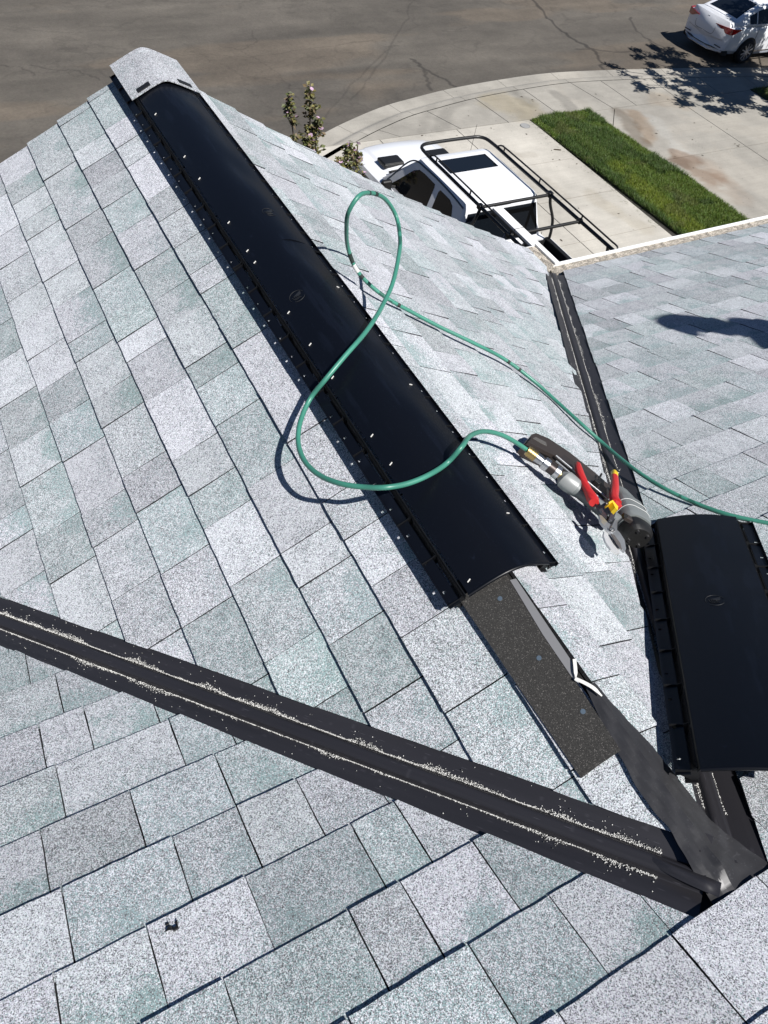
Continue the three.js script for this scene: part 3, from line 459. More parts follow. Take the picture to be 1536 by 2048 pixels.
const stains = stainDefs.map(([p, w, c, s]) => ({ p: p.map(q => atY(q[0], q[1], G)), w, c, s }));
const concMap = dataTex(2048, 1103, (i, j, o) => {
  const x = CX0 + CW * (i + 0.5) / 2048, z = CZ0 + CH * (j + 0.5) / 1103;
  const n = fbm(x * 0.8, z * 0.8, 5, 5), f = fbm(x * 4, z * 4, 15, 3), broom = vnoise(x * 1.3, z * 26, 33), sp = hash2(i, j, 17), streak = fbm(x * 2.6 + z * 0.4, z * 0.5, 61, 3);
  const dw = x > 3 && x < 12.25 && z > -15.05;
  let b = 0.285 * (0.62 + 0.52 * n + 0.20 * f) * (0.95 + 0.08 * broom) * (0.93 + 0.14 * sp) * (0.92 + 0.16 * streak) * (dw ? 1.34 : 0.97);
  let r = b * 1.045, g = b * 0.985, bl = b * 0.865; if (x > 14 && n > 0.5) { r *= 1.01; bl *= 0.99; }
  for (const s of stains) { let d = 9; for (let k = 0; k + 1 < s.p.length; k++) d = Math.min(d, segDist(x, z, s.p[k].x, s.p[k].z, s.p[k + 1].x, s.p[k + 1].z)); d += (fbm(x * 2.2, z * 2.2, 40, 3) - 0.5) * s.w * 1.4; const a = s.s * (1 - smooth(s.w * 0.3, s.w * 1.15, d)) * (0.75 + 0.5 * fbm(x * 6, z * 2, 45, 2)); if (a > 0) { const q = Math.min(1, a * 1.35); r *= lerp(1, s.c[0], q); g *= lerp(1, s.c[1], q); bl *= lerp(1, s.c[2], q); } }
  if (hash2(i >> 1, j >> 1, 99) > 0.9985) { r *= 0.6; g *= 0.6; bl *= 0.6; }
  o[0] = r; o[1] = g; o[2] = bl;
}, true, false);
M.conc = std([1, 1, 1], 0.9, 0, { map: concMap, bumpMap: roadBump, bumpScale: 0.0015 });
const cuv = q => [(q.x - CX0) / CW, (q.z - CZ0) / CH];
const concSlab = (pts, dy = 0) => slab(pts.map(q => V(q[0], G + dy, q[1])), V(0, 1, 0), 0.1, 1, cuv);
function inset(poly, d) { const n = poly.length; let ar = 0; for (let i = 0; i < n; i++) { const p = poly[i], q = poly[(i + 1) % n]; ar += p[0] * q[1] - p[1] * q[0]; } const s = ar > 0 ? 1 : -1; return poly.map((p, i) => { const a = poly[(i + n - 1) % n], b = poly[(i + 1) % n]; const e1 = [p[0] - a[0], p[1] - a[1]], e2 = [b[0] - p[0], b[1] - p[1]]; const l1 = Math.hypot(...e1) || 1, l2 = Math.hypot(...e2) || 1; const nx = -(e1[1] / l1 + e2[1] / l2) * s, ny = (e1[0] / l1 + e2[0] / l2) * s, l = Math.hypot(nx, ny) || 1; return [p[0] + nx / l * d, p[1] + ny / l * d]; }); }
function groupStructure(name) { const g = new THREE.Group(); g.name = numbered(name); g.userData.kind = 'structure'; scene.add(g); return g; }
const gap = 0.026;
{ // kerb: gutter pan and rolled face, in cast lengths
  const kerb = groupStructure('kerb'); const total = kerbC.getLength(); const N = Math.round(total / 1.9);
  const prof = [[0, -0.100], [0.03, -0.098], [0.40, -0.112], [0.46, -0.112], [0.50, -0.085], [0.58, -0.030], [0.66, -0.006], [0.74, 0.0], [0.86, 0.0]];
  for (let k = 0; k < N; k++) {
    const a = k / N + 0.004 / total, b = (k + 1) / N - 0.006 / total, m = 6;
    const g = gridGeo(prof.length - 1, m, (u, v) => { const t = lerp(a, b, v), c = kerbC.getPointAt(t), d = kerbC.getTangentAt(t), nx = -d.z, nz = d.x; const p = prof[Math.round(u * (prof.length - 1))]; return V(c.x + nx * p[0], G + p[1], c.z + nz * p[0]); });
    const uv = g.attributes.uv, ps = g.attributes.position; for (let i = 0; i < uv.count; i++) uv.setXY(i, (ps.getX(i) - CX0) / CW, (ps.getZ(i) - CZ0) / CH);
    mesh('kerb_section', g, M.conc, kerb);
  }
  const back = []; for (let i = 0; i <= 240; i++) { const t = i / 240, c = kerbC.getPointAt(t), d = kerbC.getTangentAt(t); back.push([c.x - d.z * 0.86, c.z + d.x * 0.86]); }
  const backZ = x => { for (let i = 0; i + 1 < back.length; i++) if (back[i][0] <= x && back[i + 1][0] >= x) return lerp(back[i][1], back[i + 1][1], (x - back[i][0]) / (back[i + 1][0] - back[i][0])); return -16; };
  structure('bedding', slab([V(-6, G - 0.03, 2), ...back.filter((q, i) => i % 4 === 0).map(q => V(q[0], G - 0.03, q[1])), V(31, G - 0.03, 2)], V(0, 1, 0), 0.1, 1), std([0.035, 0.032, 0.027], 1));
  const walk = groupStructure('pavement');
  const joints = [[3.0, 4.2], [6.6, 6.9], [8.2, 8.55], [9.84, 10.2], [11.46, 11.6], [13.10, 13.2], [14.72, 14.95], [15.72, 15.75], [17.35, 17.3], [19.0, 18.9], [20.6, 20.5], [22.2, 22.1], [23.8, 23.7]]; const zi = -15.06;
  for (let k = 0; k + 1 < joints.length; k++) { const [a, a2] = joints[k], [b, b2] = joints[k + 1]; const top = []; for (let i = 0; i <= 6; i++) { const x = lerp(a, b, i / 6); top.push([x, Math.min(backZ(x), zi - 0.05) + 0.012]); } mesh('paving_slab', concSlab(inset([...top, [b2, zi], [a2, zi]], gap / 2)), M.conc, walk); }
  const dw = groupStructure('driveway');
  const rowsZ = [-15.06, -13.10, -11.60, -10.09, -8.57, -7.05, -5.5]; for (let k = 0; k + 1 < rowsZ.length; k++) for (const [x0, x1] of [[5.95, 8.0], [8.0, 10.08], [10.08, 12.24]]) mesh('concrete_slab', concSlab(inset([[x0, rowsZ[k]], [x1, rowsZ[k]], [x1, rowsZ[k + 1]], [x0, rowsZ[k + 1]]], gap / 2), k % 2 ? 0.002 : 0), M.conc, dw);
  const dw2 = groupStructure('driveway'); const zs = [-15.06, -12.40, -9.6, -6.8]; for (let k = 0; k + 1 < 4; k++) for (const [x0, x1] of [[14.45, 17.22], [17.22, 20.08]]) {
    let poly = [[x0, zs[k]], [x1, zs[k]], [x1, zs[k + 1]], [x0, zs[k + 1]]];
    if (k === 0 && x0 < 15) { mesh('concrete_slab', concSlab(inset([[14.12, -15.06], [14.99, -15.06], [14.2, -14.15], [14.12, -14.3]], gap / 2)), M.conc, dw2); poly = [[14.99, -15.06], [x1, -15.06], [x1, zs[1]], [14.4, zs[1]], [14.24, -13.2], [14.2, -14.15]]; }
    mesh('concrete_slab', concSlab(inset(poly, gap / 2)), M.conc, dw2);
  }
  const cap = thing('cleanout_cap', 'small round grey utility cap in the driveway corner beside the lawn', 'utility cap'); const cp = atY(1050, 252, G);
  mesh('lid', new THREE.CylinderGeometry(0.11, 0.115, 0.012, 24).translate(cp.x, G + 0.006, cp.z), std([0.25, 0.25, 0.245], 0.8), cap); mesh('ring', new THREE.TorusGeometry(0.122, 0.008, 6, 28).rotateX(Math.PI / 2).translate(cp.x, G + 0.004, cp.z), std([0.2, 0.2, 0.195], 0.8), cap);
}
// ------------------------------------------------------------------ lawns
function inPoly(x, z, P2) { let c = false; for (let i = 0, j = P2.length - 1; i < P2.length; j = i++) { const a = P2[i], b = P2[j]; if ((a[1] > z) !== (b[1] > z) && x < (b[0] - a[0]) * (z - a[1]) / (b[1] - a[1]) + a[0]) c = !c; } return c; }
function lawn(label, poly, n, seed) {
  const soil = std([0.035, 0.04, 0.014], 1); structure('lawn_soil', slab(poly.map(q => V(q[0], G + 0.012, q[1])), V(0, 1, 0), 0.1), soil);
  const b = new THREE.BufferGeometry(); b.setAttribute('position', new THREE.Float32BufferAttribute([-0.5, 0, 0, 0.5, 0, 0, 0.3, 0.55, 0.14, -0.5, 0, 0, 0.3, 0.55, 0.14, -0.3, 0.55, 0.14, -0.3, 0.55, 0.14, 0.3, 0.55, 0.14, 0, 1, 0.45], 3)); b.computeVertexNormals();
  const m = new THREE.InstancedMesh(b, new THREE.MeshPhysicalMaterial({ color: 0xffffff, roughness: 0.6, side: THREE.DoubleSide, transmission: 0.0 }), n); const R = rng(seed), mt = new THREE.Matrix4(), q = new THREE.Quaternion(), e = new THREE.Euler(), c = new THREE.Color();
  const xs = poly.map(p => p[0]), zs = poly.map(p => p[1]), x0 = Math.min(...xs), x1 = Math.max(...xs), z0 = Math.min(...zs), z1 = Math.max(...zs);
  for (let i = 0; i < n;) { const x = lerp(x0, x1, R()), z = lerp(z0, z1, R()); if (!inPoly(x, z, poly)) continue; const nz = fbm(x * 1.4, z * 0.9, seed, 3), cl = fbm(x * 5, z * 5, seed + 9, 2); const edge = smooth(0.0, 0.16, Math.min(x - x0, 9)); if (R() > 0.25 + 0.75 * edge) continue;
    const band = smooth(0.25, 0.75, 1 - Math.abs((x - x0) / (x1 - x0) - 0.30) / 0.24) * (0.4 + 0.6 * smooth(0.4, 0.6, fbm(x * 1.1, z * 0.8, seed + 3, 2))); const tall = lerp(0.05, 0.10, cl) * (nz > 0.52 ? 1.5 : 1);
    e.set((R() - 0.5) * 1.1, R() * 6.28, (R() - 0.5) * 1.1); q.setFromEuler(e); m.setMatrixAt(i, mt.compose(V(x, G + 0.01, z), q, V(0.007 + 0.006 * R(), tall * (0.7 + 0.6 * R()), tall))); const dry = R() < 0.06 || fbm(x * 1.7, z * 1.7, seed + 20, 3) > 0.72;
    let r = 0.070 + 0.03 * R(), g = 0.112 + 0.045 * R(), bl = 0.014; if (band > 0.3) { r += 0.050 * band; g += 0.045 * band; } if (nz > 0.5) { r *= 0.62; g *= 0.7; } if (dry) { r = r * 0.6 + 0.05; g = g * 0.6 + 0.05; bl = 0.025; } m.setColorAt(i, c.setRGB(r, g, bl)); i++; }
  m.name = numbered('grass'); m.castShadow = m.receiveShadow = true; scene.add(m); tag(m, label, 'grass', null, 'stuff');
}
lawn('green lawn strip between the two concrete driveways', [[12.22, -15.02], [13.2, -15.12], [14.14, -15.10], [14.2, -14.0], [14.3, -12.6], [14.42, -11.3], [14.46, -9.6], [14.46, -7.2], [12.45, -7.2], [12.42, -9.6], [12.36, -11.2]], 120000, 31);
lawn('corner of a second lawn in tree shade at the right edge', [[20.1, -15.1], [25, -15.2], [25, -9], [20.1, -9]], 30000, 32);
{ // a few leaves and twigs on the concrete
  const R = rng(77), g = []; for (let i = 0; i < 46; i++) { const x = lerp(8.5, 19, R()), z = lerp(-16.3, -9, R()); if (x > 12.2 && x < 14.4 && z > -15) continue; const s = 0.018 + 0.03 * R(); g.push(slab([V(-s, 0, 0), V(0, 0.006, s * 0.45), V(s, 0, 0), V(0, 0.004, -s * 0.4)], V(0, 1, 0), 0.001).rotateY(R() * 6).translate(x, G + 0.006, z)); }
  const c = atY(1115, 300, G); g.push(tube([V(c.x - 0.09, G + 0.012, c.z - 0.03), V(c.x, G + 0.02, c.z + 0.02), V(c.x + 0.07, G + 0.012, c.z + 0.04)], 0.012, 12, 5));
  tag(mesh('leaf_litter', g, std([0.05, 0.035, 0.02], 0.9)), 'scattered dead leaves and a curled twig on the concrete driveways', 'leaves', null, 'stuff');
  const gr = []; for (let i = 0; i < 120; i++) { const t = R(), z = lerp(-15, -10, t), x = 12.3 - Math.abs(R() + R() - 1) * 0.35; const a = R() * 6, s = 0.04 + 0.05 * R(); gr.push(rod(V(x, G + 0.01, z), V(x + Math.cos(a) * s, G + 0.016, z + Math.sin(a) * s), 0.0022, 0.001, 3)); }
  tag(mesh('grass_clippings', gr, std([0.06, 0.10, 0.02], 0.9)), 'loose grass clippings along the mown edge of the driveway', 'clippings', null, 'stuff');
}
// ------------------------------------------------------------------ pickup truck with ladder rack
function ringXZ(x, z0, z1, y, r, n = 6, fx = 1) { const out = []; const cs = [[x - r, z1 - r, 0], [-(x - r), z1 - r, 1], [-(x - r), z0 + r, 2], [x - r, z0 + r, 3]]; for (const [cx, cz, k] of cs) for (let i = 0; i <= n; i++) { const a = k * Math.PI / 2 + (i / n) * Math.PI / 2; out.push(V(cx + r * Math.cos(a) * fx, y, cz + r * Math.sin(a))); } return out; }
function wheel(parent, x, y, z, r, w, spokes, axis = 'x') {
  const side = Math.sign(x) || 1; const put = g => { if (axis === 'z') g.rotateY(-Math.PI / 2); return g.translate(x, y, z); };
  const wh = part('wheel', parent);
  const pr = [[r * 0.62, -w / 2], [r * 0.9, -w / 2], [r * 0.985, -w * 0.36], [r, -w * 0.2], [r, w * 0.2], [r * 0.985, w * 0.36], [r * 0.9, w / 2], [r * 0.62, w / 2]].map(q => new THREE.Vector2(q[0], q[1]));
  mesh('tyre', put(new THREE.LatheGeometry(pr, 40).rotateZ(Math.PI / 2)), M.rubber, wh);
  const rim = [put(new THREE.LatheGeometry([[r * 0.64, -w / 2], [r * 0.64, w / 2], [r * 0.60, w * 0.45], [r * 0.58, -w * 0.4]].map(q => new THREE.Vector2(q[0], q[1])), 36).rotateZ(Math.PI / 2))];
  const s = axis === 'x' ? side : 1; for (let i = 0; i < spokes; i++) rim.push(put(rbox(0.018, r * 0.56, r * 0.085, s * w * 0.42, r * 0.33, 0, 0.008).rotateX(i / spokes * Math.PI * 2))); rim.push(put(rod(V(s * w * 0.36, 0, 0), V(s * w * 0.47, 0, 0), r * 0.13)));
  mesh('rim', rim, M.steel, wh); mesh('brake_disc', put(rod(V(s * w * 0.1, 0, 0), V(s * w * 0.14, 0, 0), r * 0.42)), M.black, wh);
}
{
  const t = thing('pickup_truck', 'white pickup truck with black ladder rack parked on the driveway below the roof', 'pickup truck', V(7.05, G, -10.02));
  const hp = [[0.78, 0.42], [0.94, 0.55], [0.995, 0.78], [0.985, 0.95], [0.95, 1.03], [0.84, 1.085], [0.72, 1.10], [0.66, 1.135], [0.4, 1.165], [0.0, 1.175]];
  const ring = (z, sx, dy, drop = 0) => { const R = hp.map(q => V(q[0] * sx, q[1] + dy * smooth(0.9, 1.17, q[1]) - drop, z)); return [...R, ...R.slice(0, -1).reverse().map(q => V(-q.x, q.y, q.z)), V(-0.4, 0.40, z), V(0.4, 0.40, z)]; };
  const fz = [[-2.90, 0.90, -0.13], [-2.87, 0.95, -0.09], [-2.78, 0.985, -0.05], [-2.5, 1.0, -0.01], [-2.0, 1.005, 0.0], [-1.55, 1.0, 0.02], [-1.45, 0.995, 0.02]];
  mesh('hood', loft(fz.map(q => ring(q[0], q[1], q[2])), true, true, 0.35), M.carpaint, t);
  const lower = z => [V(0.80, 0.42, z), V(0.96, 0.55, z), V(1.0, 0.80, z), V(0.985, 1.0, z), V(0.95, 1.13, z), V(0.80, 1.15, z), V(-0.80, 1.15, z), V(-0.95, 1.13, z), V(-0.985, 1.0, z), V(-1.0, 0.80, z), V(-0.96, 0.55, z), V(-0.80, 0.42, z)];
  mesh('body', loft([-1.46, -1.0, 0, 1.04].map(lower), true, true, 0.35), M.carpaint, t);
  // cabin
  const y0 = 1.14, y1 = 1.80, y2 = 1.885, B = [0.925, -1.62, 0.92], TT = [0.73, -0.86, 0.82], RR = [0.64, -0.74, 0.73];
  const mid = (a, b, k) => a.map((q, i) => lerp(q, b[i], k));
  const rr = [ringXZ(B[0], B[1], B[2], y0, 0.07), ...[0.35, 0.7, 0.92].map(k => { const m = mid(B, TT, k); return ringXZ(m[0], m[1], m[2], lerp(y0, y1, k), 0.09); }), ringXZ(TT[0], TT[1], TT[2], y1, 0.11), ringXZ(mid(TT, RR, 0.5)[0] + 0.02, mid(TT, RR, 0.5)[1] - 0.02, mid(TT, RR, 0.5)[2] + 0.02, y1 + 0.06, 0.12), ringXZ(RR[0], RR[1], RR[2], y2, 0.12)];
  mesh('cab', loft(rr, true, true, 0.5), M.carpaint, t);
  const side = (s, z, y) => { const k = (y - y0) / (y1 - y0); return V(s * (lerp(B[0], TT[0], k) + 0.004), y, z); };
  const roofrib = []; for (const x of [-0.36, -0.12, 0.12, 0.36]) roofrib.push(rbox(0.07, 0.012, 0.74, x, y2 + 0.002, 0.30, 0.005)); mesh('roof', [rbox(1.18, 0.012, 1.38, 0, y2 + 0.0015, 0.0, 0.006), ...roofrib.map(g => g.translate(0, 0.003, 0))], M.carpaint, t);
  mesh('sunroof', rbox(0.98, 0.010, 0.44, 0.02, y2 + 0.008, -0.36, 0.05, 3), M.glass, t);
  const quad = (s, zs, name) => mesh(name, slab(zs.map(q => side(s, q[0], q[1])), V(s, 0.3, 0).normalize(), 0.012), M.glass, t);
  for (const s of [-1, 1]) {
    quad(s, [[-1.28, 1.19], [-1.10, 1.36], [-0.80, 1.66], [-0.66, 1.735], [-0.50, 1.75], [-0.14, 1.75], [-0.12, 1.70], [-0.12, 1.22], [-0.16, 1.18]], 'front_window');
    quad(s, [[0.02, 1.22], [0.02, 1.70], [0.05, 1.745], [0.36, 1.745], [0.48, 1.70], [0.72, 1.30], [0.74, 1.22], [0.68, 1.18], [0.06, 1.18]], 'rear_window');
    mesh('door_seam', [box(0.006, 0.62, 0.008, s * 0.995, 0.84, -0.05), box(0.006, 0.62, 0.008, s * 0.995, 0.84, -1.25), box(0.006, 0.62, 0.008, s * 0.995, 0.84, 0.86)], M.black, t);
    const mr = mesh('mirror', [rbox(0.20, 0.19, 0.10, s * 1.10, 1.27, -1.12, 0.04, 3), rod(V(s * 0.92, 1.22, -1.12), V(s * 1.04, 1.24, -1.12), 0.025)], M.black, t);
    mesh('door_handle', rbox(0.02, 0.03, 0.14, s * 1.0, 0.98, 0.02, 0.008), M.carpaint, t);
    mesh('drip_rail', tube([side(s, -1.42, 1.20), side(s, -0.92, 1.77), side(s, -0.5, 1.83), side(s, 0.3, 1.83), side(s, 0.74, 1.80)], 0.014, 40, 6), std([0.05, 0.075, 0.11], 0.35), t);
    mesh('fender_flare', new THREE.TorusGeometry(0.44, 0.03, 6, 24, Math.PI).rotateY(Math.PI / 2).translate(s * 0.985, 0.42, -1.98), M.carpaint, t);
    mesh('fender_flare', new THREE.TorusGeometry(0.44, 0.03, 6, 24, Math.PI).rotateY(Math.PI / 2).translate(s * 0.985, 0.42, 1.75), M.carpaint, t);
    mesh('headlight', rbox(0.34, 0.2, 0.06, s * 0.68, 0.86, -2.88, 0.02), std([0.6, 0.6, 0.62], 0.15), t);
    mesh('tail_light', rbox(0.1, 0.42, 0.05, s * 0.92, 0.92, 2.87, 0.02), std([0.3, 0.01, 0.01], 0.3), t);
    // hood scoops
    mesh('hood_scoop', [rbox(0.42, 0.075, 0.32, s * 0.52, 1.175, -2.02, 0.02), rbox(0.40, 0.03, 0.26, s * 0.52, 1.212, -2.00, 0.012)].map(g => g), M.black, t);
  }
  const ws = (x, k) => V(x, lerp(y0, y1, k), lerp(B[1], TT[1], k) - 0.006); mesh('windshield', slab([ws(-0.80, 0.08), ws(0.80, 0.08), ws(0.64, 0.94), ws(-0.64, 0.94)], V(0, 0.65, -0.75).normalize(), 0.01), M.glass, t);
  mesh('wiper', [rod(V(-0.7, 1.20, -1.66), V(-0.1, 1.27, -1.58), 0.012), rod(V(0.0, 1.20, -1.66), V(0.6, 1.27, -1.58), 0.012), rbox(1.5, 0.03, 0.12, 0, 1.185, -1.62, 0.01)], M.black, t);
  mesh('rear_glass', slab([V(-0.82, 1.18, 0.93), V(0.82, 1.18, 0.93), V(0.68, 1.74, 0.845), V(-0.68, 1.74, 0.845)], V(0, 0.14, 1).normalize(), 0.012), M.glass, t);
  mesh('brake_light', rbox(0.34, 0.035, 0.04, 0, 1.815, 0.82, 0.01), std([0.25, 0.012, 0.012], 0.3), t);
  // bed: walls with black liner, floor, rails
  const wallsL = []; for (const s of [-1, 1]) wallsL.push(rbox(0.05, 0.70, 1.80, s * 0.975, 0.78, 1.96, 0.02)); mesh('bed_wall', [...wallsL, rbox(1.9, 0.68, 0.06, 0, 0.78, 2.86, 0.02)], M.carpaint, t);
  mesh('bed_liner', [box(1.86, 0.02, 1.8, 0, 0.58, 1.95), box(0.03, 0.58, 1.78, -0.935, 0.86, 1.95), box(0.03, 0.58, 1.78, 0.935, 0.86, 1.95), box(1.84, 0.56, 0.03, 0, 0.85, 1.075), rbox(0.2, 0.26, 0.8, -0.82, 0.7, 1.75, 0.05), rbox(0.2, 0.26, 0.8, 0.82, 0.7, 1.75, 0.05)], std(0.006, 0.7), t);
  mesh('bed_rail', [rbox(0.085, 0.03, 1.80, -0.955, 1.155, 1.95, 0.012), rbox(0.085, 0.03, 1.80, 0.955, 1.155, 1.95, 0.012)], M.black, t);
  mesh('bed_cap', [rbox(0.03, 0.025, 1.80, 1.0, 1.150, 1.95, 0.01), rbox(0.03, 0.025, 1.80, -1.0, 1.150, 1.95, 0.01)], M.carpaint, t);
  mesh('bumper', [rbox(1.92, 0.2, 0.18, 0, 0.5, 2.98, 0.05), rbox(1.94, 0.22, 0.16, 0, 0.5, -2.90, 0.06)], M.chrome, t); mesh('grille', rbox(0.95, 0.3, 0.05, 0, 0.84, -2.90, 0.02), M.black, t);
  for (const [x, z] of [[-0.86, -1.98], [0.86, -1.98], [-0.86, 1.75], [0.86, 1.75]]) wheel(t, x, 0.39, z, 0.39, 0.26, 6);
  mesh('antenna', rod(V(0.90, 1.06, -1.55), V(0.90, 1.95, -1.49), 0.005, 0.003, 6), M.black, t);
  // ladder rack
  const rk = part('ladder_rack', t), yr = 2.02, X = 0.685, z0 = -0.95, z1 = 2.92, bm = std(0.009, 0.42);
  const loop = [V(-X, yr, z1), V(-X, yr, 1), V(-X, yr, 0), V(-X, yr, z0 + 0.3), V(-X + 0.03, yr, z0 + 0.1), V(-X + 0.12, yr, z0 + 0.02), V(-X + 0.3, yr, z0), V(X - 0.3, yr, z0), V(X - 0.12, yr, z0 + 0.02), V(X - 0.03, yr, z0 + 0.1), V(X, yr, z0 + 0.3), V(X, yr, 0), V(X, yr, 1), V(X, yr, z1)];
  mesh('side_rail', tube(loop, 0.028, 140, 10), bm, rk);
  for (const s of [-1, 1]) {
    mesh('guard_rail', tube([V(s * X, yr + 0.01, -0.52), V(s * X, yr + 0.085, -0.40), V(s * X, yr + 0.095, -0.30), V(s * X, yr + 0.095, 2.7), V(s * X, yr + 0.09, 2.84), V(s * X, yr, 2.90)], 0.014, 60, 7), bm, rk);
    for (const z of [-0.3, 0.78, 1.95]) mesh('post', rod(V(s * X, yr, z), V(s * X, yr + 0.1, z), 0.013), bm, rk);
    for (const z of [1.12, 2.66]) mesh('leg', tube([V(s * X, yr, z), V(s * (X + 0.05), yr - 0.16, z), V(s * 0.90, yr - 0.48, z), V(s * 0.95, yr - 0.72, z), V(s * 0.955, 1.15, z)], 0.026, 24, 8), bm, rk);
    mesh('clamp', [rbox(0.09, 0.09, 0.10, s * X, yr, 1.10, 0.02), rbox(0.08, 0.08, 0.08, s * X, yr - 0.005, 1.93, 0.02)], bm, rk);
  }
  for (const z of [1.10, 1.93, 2.80]) mesh('crossbar', rod(V(-X, yr - 0.012, z), V(X, yr - 0.012, z), 0.026), bm, rk);
  // cargo: white gutter length on the rack, straps, odds and ends in the bed
  const gl = thing('gutter_length', 'long white gutter length tied lengthwise on the truck rack', 'gutter', V(6.53, G, -10.02)); const yb = yr + 0.02, gz0 = 1.30, gz1 = 3.1;
  mesh('channel', [rbox(0.16, 0.018, gz1 - gz0, 0, yb + 0.055, (gz0 + gz1) / 2, 0.006), rbox(0.012, 0.055, gz1 - gz0, -0.076, yb + 0.025, (gz0 + gz1) / 2, 0.004), rbox(0.012, 0.055, gz1 - gz0, 0.076, yb + 0.025, (gz0 + gz1) / 2, 0.004)], std([0.74, 0.74, 0.73], 0.5), gl); mesh('strap', rbox(0.168, 0.064, 0.014, 0, yb + 0.034, 1.93, 0.003), M.black, gl);
  const st = thing('strap', 'dark tie strap hanging from the left rail of the truck rack', 'strap', V(7.05, G, -10.02)); mesh('webbing', tube([V(-X - 0.03, yr, 1.88), V(-X - 0.07, yr - 0.14, 1.87), V(-X - 0.06, yr - 0.3, 1.95), V(-X + 0.02, yr - 0.42, 1.98), V(-X + 0.03, yr - 0.55, 2.0)], 0.018, 30, 6), std([0.012, 0.018, 0.04], 0.8), st);
  const tp = thing('tarp', 'dark blue tarp bundled in the truck bed', 'tarp', V(7.05, G, -10.02)); mesh('folds', sheet(20, 20, (u, v) => V(lerp(-0.2, 0.75, u), 0.62 + 0.24 * Math.sin(Math.PI * u) * Math.sin(Math.PI * v) + 0.07 * (vnoise(u * 6, v * 6, 4) - 0.3), lerp(1.25, 2.3, v)), 0.004), std([0.012, 0.022, 0.055], 0.7), tp);
  const bk = thing('bucket', 'small pale bucket lying in the rear of the truck bed', 'bucket', V(7.05 + 0.25, G + 0.72, -10.02 + 2.42)); mesh('pail', new THREE.LatheGeometry([[0.0, 0], [0.09, 0], [0.11, 0.22], [0.115, 0.22], [0.095, -0.004], [0, -0.004]].map(q => new THREE.Vector2(q[0], q[1])), 24).rotateX(1.2), std([0.35, 0.35, 0.34], 0.6), bk); mesh('handle', new THREE.TorusGeometry(0.11, 0.004, 5, 20, Math.PI).rotateX(0.5).translate(0, 0.05, 0.2), M.steel, bk);
}
